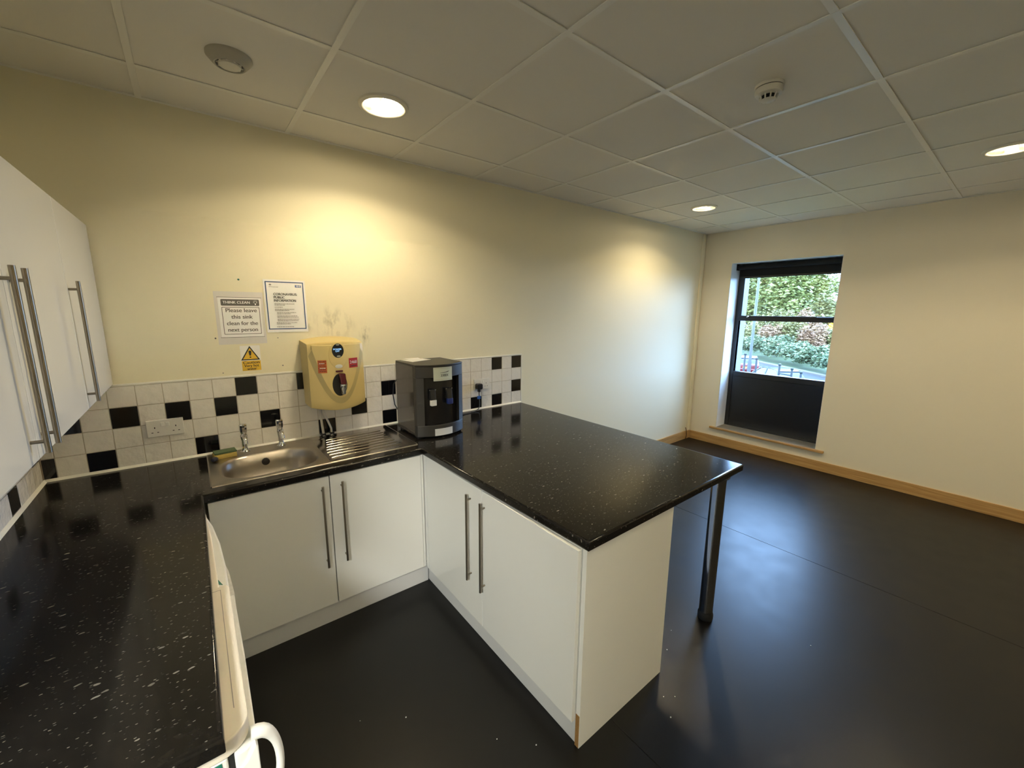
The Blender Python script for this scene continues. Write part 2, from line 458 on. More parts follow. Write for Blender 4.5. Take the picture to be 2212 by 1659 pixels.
# floor: slab with welded vinyl sheets
fl = box('floor', -0.1, W+0.1, YB-0.1, 0.1, -0.12, -0.0035, 'black_rubber', bev=0)
tag(fl, 'matt black vinyl floor of the room', 'floor', kind='structure')
for x0, x1 in ((0.0, 1.7955), (1.7985, 3.7385), (3.7415, W)):
    box('vinyl_sheet', x0, x1, YB, 0.0, -0.003, 0.0, 'vinyl', fl, bev=0.0008, seg=1)

# back wall with the tiled splashback
wb = box('wall_back', -0.1, W+0.4, 0.0, 0.12, -0.12, H+0.25, 'paint_back', bev=0)
tag(wb, 'cream painted wall with tiled splashback above the sink', 'wall', kind='structure')
DY0, DY1, DZ = -2.86, -1.95, 2.06          # doorway to the corridor, beside the viewer
wl = boxes('wall_left', [(-0.12, 0.0, DY1, 0.12, -0.12, H+0.25), (-0.12, 0.0, YB-0.1, DY0, -0.12, H+0.25), (-0.12, 0.0, DY0, DY1, DZ, H+0.25)], 'paint')
tag(wl, 'cream painted side wall behind the wall cupboards', 'wall', kind='structure')
wf = box('wall_front', -0.1, W+0.4, YB-0.12, YB, -0.12, H+0.25, 'paint', bev=0)
tag(wf, 'cream painted wall behind the viewer', 'wall', kind='structure')
# window wall
WY0, WY1, WZ0, WZ1 = -1.405, -0.345, 0.222, 2.222      # opening
XO = 6.00
wr = boxes('wall_right', [(W, 5.925, YB-0.1, WY0, -0.12, H+0.25), (5.925, XO, YB-0.1, WY0-0.065, -0.12, H+0.25), (W, XO, WY1, 0.12, -0.12, H+0.25),
                          (W, XO, WY0-0.065, WY1, -0.12, WZ0), (W, XO, WY0-0.065, WY1, WZ1, H+0.25)], 'paint_right')
tag(wr, 'cream painted wall with the tall window', 'wall', kind='structure')
box('reveal_lining', W+0.002, 5.93, WY1-0.004, WY1+0.002, WZ0, WZ1, 'reveal_white', wr, bev=0)
box('reveal_lining', W+0.002, 5.93, WY0-0.002, WY0+0.004, WZ0, WZ1, 'reveal_white', wr, bev=0)
box('reveal_lining', W+0.002, 5.93, WY0, WY1, WZ1-0.004, WZ1+0.002, 'reveal_white', wr, bev=0)
boxes('outer_cladding', [(XO, 6.16, YB-0.1, WY0-0.02, -4.0, H+0.6), (XO, 6.16, WY1-0.035, 3.0, -4.0, H+0.6),
                         (XO, 6.16, WY0-0.02, WY1-0.035, -4.0, 0.80), (XO, 6.16, WY0-0.02, WY1-0.035, 2.16, H+0.6)], 'cladding', wr)

# splashback tiles
TP = 0.1012; TX0 = 0.053; TZ0 = 0.8765; TT = 0.009; G = 0.0030
black_back = {(-1, 0), (1, 0), (0, 2), (2, 2), (4, 2), (5, 0), (6, 2), (7, 3), (8, 1), (10, 3), (11, 0), (13, 1), (15, 2), (15, 0),
              (17, 1), (19, 3), (20, 1), (22, 0), (24, 0), (24, 3), (26, 3), (26, 1)}
def tile_mesh(w, h, mname):
    bm = bmesh.new(); add_box(bm, -w/2, w/2, -TT, 0, -h/2, h/2, 0.0012, 1)
    me = bpy.data.meshes.new('tile'); bm.to_mesh(me); bm.free(); me.materials.append(M[mname])
    return me
box('grout', 0.001, TX0+27*TP+0.001, -0.006, 0.0, 0.876, TZ0+4*TP, 'grout', wb, bev=0)
full = {m_: tile_mesh(TP-G, TP-G, m_) for m_ in ('tile_white', 'tile_black')}
for c in range(-1, 27):
    for r in range(4):
        m_ = 'tile_black' if (c, r) in black_back else 'tile_white'
        x0, x1 = TX0+c*TP, TX0+(c+1)*TP
        if c == -1: x0 = 0.010; me = tile_mesh(x1-x0-G, TP-G, m_)
        else: me = full[m_]
        o = bpy.data.objects.new('tile', me); o.location = ((x0+x1)/2, -0.0005 - random.random()*0.0006, TZ0+(r+0.5)*TP)
        o.location -= BASE[wb.name]
        o.rotation_euler = (random.uniform(-1, 1)*0.004, 0, random.uniform(-1, 1)*0.004)
        link(o, wb)
black_left = {(3, 0), (1, 2), (5, 2), (7, 0), (8, 3), (10, 1), (12, 2), (14, 0), (16, 3), (0, 1)}
box('grout', 0.0, 0.006, -0.024-18*TP, -0.009, 0.876, TZ0+4*TP, 'grout', wl, bev=0)
for c in range(-1, 18):
    for r in range(4):
        m_ = 'tile_black' if (c, r) in black_left else 'tile_white'
        y0, y1 = -0.024-c*TP, -0.024-(c+1)*TP
        if c == -1: continue
        o = bpy.data.objects.new('tile', full[m_]); o.location = (0.0005, (y0+y1)/2, TZ0+(r+0.5)*TP)
        o.location -= BASE[wl.name]
        o.rotation_euler = (0, 0, PI/2)
        link(o, wl)
ZTOP = TZ0+4*TP
XE = TX0+27*TP
# quadrant trims and sealant
bm = bmesh.new(); add_box(bm, 0.0, XE+0.010, -0.011, 0.0, ZTOP, ZTOP+0.012, 0.004, 3)
finish('tile_trim', bm, 'trim_white', wb)
bm = bmesh.new(); add_box(bm, XE+0.001, XE+0.010, -0.011, 0.0, 0.876, ZTOP+0.001, 0.003, 3)
finish('tile_trim', bm, 'trim_white', wb)
bm = bmesh.new(); add_prism(bm, [(-0.0095, 0.875), (-0.020, 0.875), (-0.0098, 0.886)], 0.009, XE, 'x')
finish('sealant', bm, 'trim_white', wb)
box('tile_trim', 0.0, 0.011, -0.024-18*TP, -0.011, ZTOP, ZTOP+0.012, 'trim_white', wl, bev=0.003)
bm = bmesh.new(); add_prism(bm, [(0.0095, 0.875), (0.020, 0.875), (0.0098, 0.886)], -1.85, -0.011, 'y')
finish('sealant', bm, 'trim_white', wl)
# rawl plugs and pin marks left in the paint
for (x, z, r, m_) in ((0.83, 1.806, 0.005, 'sticker_green'), (0.700, 1.497, 0.0042, 'ink_grey'), (0.99, 1.49, 0.003, 'ink_faint'), (0.715, 1.31, 0.003, 'ink_faint'), (1.002, 1.33, 0.004, 'ink_faint')):
    lathe('wall_plug', [(0, -0.0015), (r, -0.001), (r, 0)], (x, 0, z), m_, wb, axis='y', seg=10)

# skirting boards
sk = box('baseboard_right', W-0.018, W, YB, -0.018, 0.0, 0.105, 'oak_y', bev=0.003)
tag(sk, 'oak skirting board along the window wall', 'baseboard', kind='structure')
sk = box('baseboard_back', 2.17, W-0.0185, -0.018, 0.0, 0.0, 0.105, 'oak_x', bev=0.003)
tag(sk, 'oak skirting board along the back wall', 'baseboard', kind='structure')
sk = box('baseboard_left', 0.0, 0.018, YB, DY0-0.07, 0.0, 0.105, 'oak_y', bev=0.003)
tag(sk, 'oak skirting board along the cupboard wall', 'baseboard', kind='structure')
tr_ = box('trim_1', 5.635, 5.700, -0.018, 0.0, 0.108, H-0.004, 'paint', bev=0.003)
tag(tr_, 'painted vertical cable boxing in the far corner', 'trim', kind='structure')

# doorway and corridor beside the viewer (out of frame)
dfr = boxes('door_1', [(-0.125, 0.012, DY1-0.001, DY1+0.06, 0.0, DZ+0.06), (-0.125, 0.012, DY0-0.06, DY0+0.001, 0.0, DZ+0.06), (-0.125, 0.012, DY0, DY1, DZ, DZ+0.06)], 'oak_y')
tag(dfr, 'oak frame of the open doorway beside the viewer', 'door frame', kind='structure')
o = box('floor_corridor', -1.72, -0.10, -5.2, -1.2, -0.12, 0.0, 'vinyl', bev=0); tag(o, 'corridor floor beyond the doorway', 'floor', kind='structure')
o = boxes('wall_corridor', [(-1.84, -1.72, -5.2, -1.2, -0.12, H), (-1.72, -0.12, -5.32, -5.2, -0.12, H), (-1.72, -0.12, -1.2, -1.08, -0.12, H)], 'reveal_white'); tag(o, 'white corridor walls beyond the doorway', 'wall', kind='structure')
o = box('ceiling_corridor', -1.84, -0.12, -5.3, -1.1, 2.5, 2.6, 'ceiling_board', bev=0); tag(o, 'corridor ceiling beyond the doorway', 'ceiling', kind='structure')
t = empty('corridor_light', (-0.9, -3.45, 2.5), 'square ceiling light in the corridor beyond the doorway', 'ceiling light')
boxes('frame', [(-1.2, -0.6, -3.75, -3.735, 2.485, 2.5), (-1.2, -0.6, -3.165, -3.15, 2.485, 2.5), (-1.2, -1.185, -3.735, -3.165, 2.485, 2.5), (-0.615, -0.6, -3.735, -3.165, 2.485, 2.5)], 'white_plastic', t)
box('diffuser', -1.185, -0.615, -3.735, -3.165, 2.492, 2.498, 'ink_white', t, bev=0)
cl = bpy.data.lights.new('corridor_tubes', 'AREA'); cl.shape = 'SQUARE'; cl.size = 0.56; cl.energy = CORRIDOR_W; cl.color = (0.97, 1.0, 0.93)
co = bpy.data.objects.new('corridor_tubes', cl); COL.objects.link(co); co.parent = t; co.location = (0, 0, -0.012)

# suspended ceiling
ce = box('ceiling', -0.1, W+0.1, YB-0.1, 0.1, H+0.22, H+0.30, 'ceiling_board', bev=0)
tag(ce, 'suspended ceiling of white tiles in a metal grid', 'ceiling', kind='structure')
CX0 = 0.5234; CA = -0.3312; TG = 0.012
xs = [0.0] + [CX0+0.6*k for k in range(0, 9)] + [W]
ys = [0.0] + [CA-0.6*k for k in range(0, 9)] + [YB]
LIGHTS = [(1, 0), (6, 0), (6, 3), (1, 3), (1, 6), (6, 6)]     # (column, row) of lit tiles
def tname(i, j): return None
def hole_tile_mesh(w, h, r):
    bm = bmesh.new(); n = 48
    inner = [(r*math.cos(2*PI*k/n), r*math.sin(2*PI*k/n)) for k in range(n)]
    outer = []
    for k in range(n):
        a = 2*PI*k/n; c, s = math.cos(a), math.sin(a)
        t = min((w/2)/abs(c) if abs(c) > 1e-9 else 1e9, (h/2)/abs(s) if abs(s) > 1e-9 else 1e9)
        outer.append((c*t, s*t))
    rings = []
    for pts, z in ((outer, 0.012), (outer, 0.0), (inner, 0.0), (inner, 0.012)):
        rings.append([bm.verts.new((p[0], p[1], z)) for p in pts])
    rings.append(rings[0])
    for a, b_ in zip(rings, rings[1:]):
        for k in range(n): bm.faces.new((a[k], a[(k+1) % n], b_[(k+1) % n], b_[k]))
    bmesh.ops.recalc_face_normals(bm, faces=bm.faces)
    me = bpy.data.meshes.new('ceiling_tile'); bm.to_mesh(me); bm.free(); me.materials.append(M['ceiling_board'])
    return me
tile_cache = {}
for i in range(len(xs)-1):
    for j in range(len(ys)-1):
        w = xs[i+1]-xs[i]-0.006; h = ys[j]-ys[j+1]-0.006
        lit = (i-1, j-1) in LIGHTS
        key = (round(w, 3), round(h, 3), lit)
        if key not in tile_cache:
            if lit: tile_cache[key] = hole_tile_mesh(w, h, 0.098)
            else:
                bm = bmesh.new(); add_box(bm, -w/2, w/2, -h/2, h/2, 0, 0.012, 0.0015, 1)
                me = bpy.data.meshes.new('ceiling_tile'); bm.to_mesh(me); bm.free(); me.materials.append(M['ceiling_board'])
                tile_cache[key] = me
        o = bpy.data.objects.new('ceiling_tile', tile_cache[key])
        o.location = Vector(((xs[i]+xs[i+1])/2, (ys[j]+ys[j+1])/2, H+0.003)) - BASE[ce.name]
        o.rotation_euler = (random.uniform(-1, 1)*0.0012, random.uniform(-1, 1)*0.0012, 0)
        link(o, ce)
for x in xs[1:-1]: box('grid_bar', x-TG, x+TG, YB, 0.0, H-0.0015, H+0.002, 'grid_white', ce, bev=0.0006, seg=1)
for y in ys[1:-1]: box('grid_bar', 0.0, W, y-TG, y+TG, H-0.0010, H+0.0022, 'grid_white', ce, bev=0.0006, seg=1)
box('edge_angle', 0, W, -0.022, 0, H-0.001, H+0.002, 'grid_white', ce, bev=0)
box('edge_angle', W-0.022, W, YB, -0.022, H-0.0012, H+0.0018, 'grid_white', ce, bev=0)
box('edge_angle', 0, 0.022, YB, -0.022, H-0.0012, H+0.0018, 'grid_white', ce, bev=0)

# ------------------------------------------------------------------ window
wz = empty('window_1', (5.96, (WY0+WY1)/2, WZ0), 'tall black framed window with an opaque black lower panel', 'window', kind='structure')
FX0, FX1 = 5.93, 5.99
fy0, fy1 = WY0-0.062, WY1-0.004
boxes('window_frame', [(FX0, FX1, fy1-0.045, fy1, WZ0, WZ1), (FX0, FX1, fy0, fy0+0.045, WZ0, WZ1),
                       (FX0, FX1, fy0+0.045, fy1-0.045, WZ1-0.06, WZ1), (FX0, FX1, fy0+0.045, fy1-0.045, WZ0, WZ0+0.03)], 'black_frame', wz, bev=0.003)
box('transom', FX0, FX1, fy0+0.045, fy1-0.045, 1.551, 1.585, 'black_frame', wz, bev=0.003)
box('transom', FX0, FX1, fy0+0.045, fy1-0.045, 0.862, 0.925, 'black_frame', wz, bev=0.003)
sash = boxes('opening_sash', [(FX0-0.006, FX1-0.015, fy0+0.043, fy1-0.043, 1.583, 1.612), (FX0-0.006, FX1-0.015, fy0+0.043, fy1-0.043, 2.12, 2.165),
                       (FX0-0.006, FX1-0.015, fy1-0.075, fy1-0.043, 1.612, 2.12), (FX0-0.006, FX1-0.015, fy0+0.043, fy0+0.075, 1.612, 2.12)], 'black_frame', wz, bev=0.003)
lathe('sash_catch', [(0, -0.03), (0.009, -0.028), (0.011, -0.01), (0.011, 0.0)], (FX0-0.006, fy1-0.155, 1.600), 'chrome', sash, axis='x', seg=12)
box('sash_handle', FX0-0.022, FX0-0.006, fy0+0.13, fy0+0.27, 1.592, 1.606, 'black_frame', sash, bev=0.003)
box('pane', 5.955, 5.961, fy0+0.07, fy1-0.07, 1.610, 2.125, 'pane_glass', wz, bev=0)
box('pane', 5.955, 5.961, fy0+0.040, fy1-0.040, 0.920, 1.556, 'pane_glass', wz, bev=0)
box('spandrel_panel', FX0+0.006, FX1-0.01, fy0+0.04, fy1-0.04, WZ0+0.025, 0.866, 'black_panel', wz, bev=0.002)
box('window_sill', W-0.030, 5.93, WY0-0.075, WY1+0.070, WZ0-0.024, WZ0, 'oak_y', wz, bev=0.004)
bx_ = empty('roller_blind', (5.85, (WY0+WY1)/2, WZ1), 'black roller blind rolled up at the window head', 'blind')
lathe('roller', [(0, WY0+0.012), (0.030, WY0+0.012), (0.030, WY1-0.018), (0, WY1-0.018)], (5.868, 0, WZ1-0.040), 'blind_fabric', bx_, axis='y', seg=20)
box('fabric', 5.897, 5.8985, WY0+0.018, WY1-0.030, 2.062, WZ1-0.04, 'blind_fabric', bx_, bev=0)
box('bottom_bar', 5.892, 5.903, WY0+0.016, WY1-0.028, 2.052, 2.074, 'black_plastic', bx_, bev=0.003)
for yy in (WY1-0.008, WY0+0.006): box('bracket', 5.835, 5.905, yy-0.004, yy+0.003, WZ1-0.075, WZ1-0.003, 'black_plastic', bx_, bev=0.001)

# ------------------------------------------------------------------ ceiling fittings
def downlight(x, y, label, dim=1.0):
    t = empty('downlight', (x, y, H), label, 'ceiling light', 'round recessed downlights')
    lathe('rim', [(0.094, 0.004), (0.094, -0.006), (0.098, -0.0085), (0.112, -0.004), (0.114, 0.003)], (x, y, H), 'lamp_rim', t, seg=48)
    bm = bmesh.new(); add_lathe(bm, [(0.094, 0.0), (0.090, 0.03), (0.078, 0.075), (0.055, 0.105), (0.0, 0.112)], (x, y, H), 'z', 24)
    finish('reflector', bm, 'reflector', t, smooth=False)
    bm = bmesh.new()
    for dy in (-0.030, 0.0, 0.030): add_tube(bm, [(x-0.060, y+dy, H+0.050), (x+0.060, y+dy, H+0.050)], 0.0115, 10)
    finish('lamp_tubes', bm, 'lamp_glow', t)
    bm = bmesh.new()
    for k in (-1, 1):
        add_box(bm, x+k*0.028-0.0006, x+k*0.028+0.0006, y-0.085, y+0.085, H+0.006, H+0.020)
        add_box(bm, x-0.085, x+0.085, y+k*0.028-0.0006, y+k*0.028+0.0006, H+0.006, H+0.020)
    finish('louvre', bm, 'reflector', t)
    ld = bpy.data.lights.new('downlight_beam', 'POINT'); ld.energy = LAMP_W*dim; ld.color = LAMP_COL; ld.shadow_soft_size = 0.06
    ld.use_nodes = True; lnt = ld.node_tree; em = lnt.nodes['Emission']
    ie = lnt.nodes.new('ShaderNodeTexIES'); ie.mode = 'INTERNAL'; ie.ies = ies_txt; ie.inputs['Strength'].default_value = IES_K
    lnt.links.new(ie.outputs['Fac'], em.inputs['Strength'])
    lo = bpy.data.objects.new('downlight_beam', ld); COL.objects.link(lo); lo.parent = t; lo.location = (0, 0, -0.012)
names = ['lit recessed downlight in the ceiling above the sink', 'lit recessed downlight in the ceiling near the far corner',
         'lit recessed downlight cut by the right edge of the photo', 'recessed downlight in the ceiling above the viewer',
         'recessed downlight in the rear ceiling on the cupboard side', 'recessed downlight in the rear ceiling on the window side']
for (ci, ri), nm, dm in zip(LIGHTS, names, (1.0, 0.72, 0.78, 0.58, 1.05, 1.05)): downlight(CX0+0.6*(ci+0.5), CA-0.6*(ri+0.5), nm, dm)

vx, vy = CX0+0.3, CA-0.3
t = empty('air_valve', (vx, vy, H), 'round grey ventilation valve in the ceiling left of the lit downlight', 'vent')
lathe('ring', [(0.076, 0.003), (0.076, -0.004), (0.071, -0.010), (0.060, -0.023), (0.052, -0.030), (0.047, -0.030), (0.045, -0.022), (0.045, 0.003)], (vx, vy, H), 'valve_grey', t, seg=48)
lathe('throat', [(0.0455, -0.004), (0.0455, -0.020), (0.0, -0.020)], (vx, vy, H), 'dark_hole', t, seg=32)
lathe('disc', [(0.0, -0.037), (0.026, -0.036), (0.036, -0.032), (0.038, -0.026), (0.0, -0.021)], (vx, vy, H), 'detector_white', t, seg=32)
for k in range(10):
    a = 2*PI*k/10
    box('spacer', vx+0.0405*math.cos(a)-0.0035, vx+0.0405*math.cos(a)+0.0035, vy+0.0405*math.sin(a)-0.0035, vy+0.0405*math.sin(a)+0.0035, H-0.029, H-0.020, 'detector_white', t, bev=0.001, seg=1)

dx_, dy_ = CX0+0.6*3.5, CA-0.6*2.5
t = empty('smoke_detector', (dx_, dy_, H), 'white round smoke detector hanging from a ceiling tile', 'smoke detector')
lathe('base', [(0.0, 0.003), (0.054, 0.003), (0.056, -0.004), (0.054, -0.009), (0.0, -0.009)], (dx_, dy_, H), 'detector_white', t, seg=40)
lathe('gap', [(0.0, -0.009), (0.050, -0.009), (0.050, -0.012), (0, -0.012)], (dx_, dy_, H), 'dark_hole', t, seg=40)
lathe('body', [(0.0, -0.012), (0.052, -0.012), (0.053, -0.024), (0.049, -0.034), (0.036, -0.038), (0.0, -0.038)], (dx_, dy_, H), 'detector_white', t, seg=40)
lathe('chamber', [(0.0, -0.036), (0.027, -0.036), (0.025, -0.054), (0.0, -0.054)], (dx_, dy_, H), 'dark_hole', t, seg=24)
for k in range(10):
    a = 2*PI*k/10
    tube('fin', [(dx_+0.034*math.cos(a), dy_+0.034*math.sin(a), H-0.037), (dx_+0.029*math.cos(a), dy_+0.029*math.sin(a), H-0.056)], 0.0032, 'detector_white', t, seg=8)
lathe('cap', [(0.0, -0.060), (0.024, -0.058), (0.030, -0.054), (0.0, -0.053)], (dx_, dy_, H), 'detector_white', t, seg=24)

# ------------------------------------------------------------------ worktop (one U-shaped piece with a cut-out for the bowl)
ZW0, ZW1 = 0.835, 0.875
def worktop():
    bm = bmesh.new()
    gx = [0.001, 0.572, 0.625, 1.090, 1.572, 2.783]; gy = [-0.0095, -0.125, -0.500, -0.603, -1.832]
    cells = []
    for i in range(5):
        for j in range(4):
            if j == 3 and i in (1, 2, 3): continue
            if i == 2 and j == 1: continue
            cells.append((i, j))
    V = {}
    def gv(i, j, z):
        k = (i, j, z)
        if k not in V:
            x, y = gx[i], gy[j]
            if j == 4 and i <= 1: y = -1.853
            if i == 4 and j == 4: x = 1.600
            if i == 5: x += 0.014*(y/-1.832)
            V[k] = bm.verts.new((x, y, z))
        return V[k]
    cs = set(cells)
    for i, j in cells:
        bm.faces.new((gv(i, j, ZW1), gv(i+1, j, ZW1), gv(i+1, j+1, ZW1), gv(i, j+1, ZW1)))
        bm.faces.new((gv(i, j, ZW0), gv(i, j+1, ZW0), gv(i+1, j+1, ZW0), gv(i+1, j, ZW0)))
        for (di, dj, a, b_) in ((-1, 0, (i, j), (i, j+1)), (1, 0, (i+1, j), (i+1, j+1)), (0, -1, (i, j), (i+1, j)), (0, 1, (i, j+1), (i+1, j+1))):
            if (i+di, j+dj) not in cs:
                bm.faces.new((gv(*a, ZW1), gv(*b_, ZW1), gv(*b_, ZW0), gv(*a, ZW0)))
    bmesh.ops.recalc_face_normals(bm, faces=bm.faces)
    ed = []
    for e in bm.edges:
        if len(e.link_faces) == 2 and e.calc_face_angle(0) > 1.0:
            c = (e.verts[0].co + e.verts[1].co)/2
            if c.y > -0.02 or c.x < 0.01: continue
            if 0.6 < c.x < 1.12 and -0.51 < c.y < -0.12: continue
            if abs(e.verts[0].co.z - e.verts[1].co.z) > 0.01: continue
            ed.append(e)
    bmesh.ops.bevel(bm, geom=ed, offset=0.009, segments=4, profile=0.5, affect='EDGES')
    o = finish('worktop', bm, 'worktop', angle=50, base=(1.4, -0.9, ZW0))
    tag(o, 'glossy black speckled laminate worktop wrapping round three sides of the kitchen', 'worktop')
worktop()

# ------------------------------------------------------------------ cupboards
def bar_handle(name, foot_axis, x, y, z0, z1, proj, parent, m='steel_bar', r=0.006):
    """vertical bar handle; foot_axis gives the outward direction"""
    d = Vector(foot_axis)
    b0 = Vector((x, y, 0)) + d*proj
    bm = bmesh.new()
    add_tube(bm, [(b0.x, b0.y, z0), (b0.x, b0.y, z1)], r, 14)
    for zz in (z0+0.028, z1-0.028):
        add_tube(bm, [(x, y, zz), (b0.x, b0.y, zz)], 0.0042, 10)
    return finish(name, bm, m, parent, angle=50)

# wall cupboards on the left wall
XD = 0.285
def wall_cupboard(y0, y1, doors, label):
    t = empty('wall_cupboard', (0.14, (y0+y1)/2, 1.295), label, 'cupboard', 'white wall cupboards')
    box('carcass', 0.001, XD-0.020, y1, y0, 1.297, 2.013, 'carcass_white', t, bev=0.001)
    for (a, b_, hy) in doors:
        d = box('door', XD-0.0185, XD, b_+0.0015, a-0.0015, 1.295, 2.012, 'door_white', t, bev=0.0015)
        bar_handle('handle', (1, 0, 0), XD, hy, 1.319, 1.743, 0.026, d)
wall_cupboard(-0.014, -0.62, [(-0.014, -0.62, -0.600)], 'single door white wall cupboard in the corner beside the tiled wall')
wall_cupboard(-0.62, -1.86, [(-0.62, -1.24, -1.195), (-1.24, -1.86, -1.285)], 'double door white wall cupboard with paired bar handles at the left edge')

# sink base cupboard
YD = -0.585
t = empty('base_cupboard', (1.08, -0.3, 0.0), 'white double door base cupboard under the sink', 'cupboard', 'white base cupboards')
boxes('carcass', [(0.580, 0.598, YD+0.020, -0.012, 0.115, 0.833), (1.566, 1.584, YD+0.020, -0.012, 0.115, 0.833), (0.598, 1.566, YD+0.020, -0.012, 0.115, 0.133),
                  (0.598, 1.566, -0.018, -0.012, 0.133, 0.70), (1.064, 1.082, YD+0.020, -0.02, 0.133, 0.70)], 'carcass_white', t)
d = box('door', 0.580, 1.0710, YD, YD+0.0185, 0.116, 0.828, 'door_white', t, bev=0.0015)
bar_handle('handle', (0, -1, 0), 1.034, YD, 0.350, 0.790, 0.030, d)
d = box('door', 1.0755, 1.569, YD, YD+0.0185, 0.116, 0.828, 'door_white', t, bev=0.0015)
bar_handle('handle', (0, -1, 0), 1.127, YD, 0.355, 0.795, 0.030, d)
box('filler_strip', 1.571, 1.5855, YD+0.001, YD+0.0195, 0.116, 0.833, 'door_white', t, bev=0.001)
pl = box('plinth', 0.62, 1.606, -0.562, -0.546, 0.0, 0.118, 'plinth_white', bev=0.001)
tag(pl, 'pale plinth board under the sink cupboard', 'plinth')

# peninsula base cupboard
XP = 1.587
t = empty('base_cupboard', (1.88, -1.2, 0.0), 'white double door base cupboard under the peninsula worktop', 'cupboard', 'white base cupboards')
box('carcass', XP+0.020, 2.14, -1.798, -0.015, 0.118, 0.833, 'carcass_white', t, bev=0)
d = box('door', XP, XP+0.0185, -1.190, -0.618, 0.112, 0.829, 'door_white', t, bev=0.0015)
bar_handle('handle', (-1, 0, 0), XP, -1.096, 0.326, 0.782, 0.026, d)
d = box('door', XP, XP+0.0185, -1.797, -1.193, 0.112, 0.829, 'door_white', t, bev=0.0015)
bar_handle('handle', (-1, 0, 0), XP, -1.215, 0.326, 0.782, 0.026, d)
box('filler_strip', XP-0.001, XP+0.0185, -0.616, YD-0.001, 0.112, 0.833, 'door_white', t, bev=0.001)
ep = box('end_panel', XP+0.0195, 2.160, -1.820, -1.8005, 0.0, 0.834, 'door_white', t, bev=0.001)
box('bare_edge', XP+0.0180, XP+0.0194, -1.8185, -1.8005, 0.002, 0.145, 'chipboard', ep, bev=0)
box('back_panel', 2.142, 2.160, -1.800, -0.02, 0.0, 0.834, 'door_white', t, bev=0.001)
pl = box('plinth', 1.613, 1.629, -1.7995, -0.547, 0.0, 0.112, 'plinth_white', bev=0.001)
tag(pl, 'pale plinth board under the peninsula cupboard', 'plinth')

# chrome leg carrying the overhang
t = empty('support_pole', (2.668, -1.775, 0.0), 'tubular chrome support pole under the free corner of the peninsula', 'pole')
lathe('tube', [(0.0, 0.045), (0.035, 0.045), (0.035, 0.822), (0.0, 0.822)], (2.668, -1.775, 0), 'leg_chrome', t, seg=40, angle=50)
lathe('mounting_plate', [(0.0, 0.822), (0.05, 0.822), (0.05, 0.835), (0.0, 0.835)], (2.668, -1.775, 0), 'chrome', t, seg=32)
lathe('foot', [(0.0, 0.0), (0.037, 0.0), (0.039, 0.006), (0.039, 0.030), (0.034, 0.046), (0.0, 0.046)], (2.668, -1.775, 0), 'black_rubber', t, seg=32)

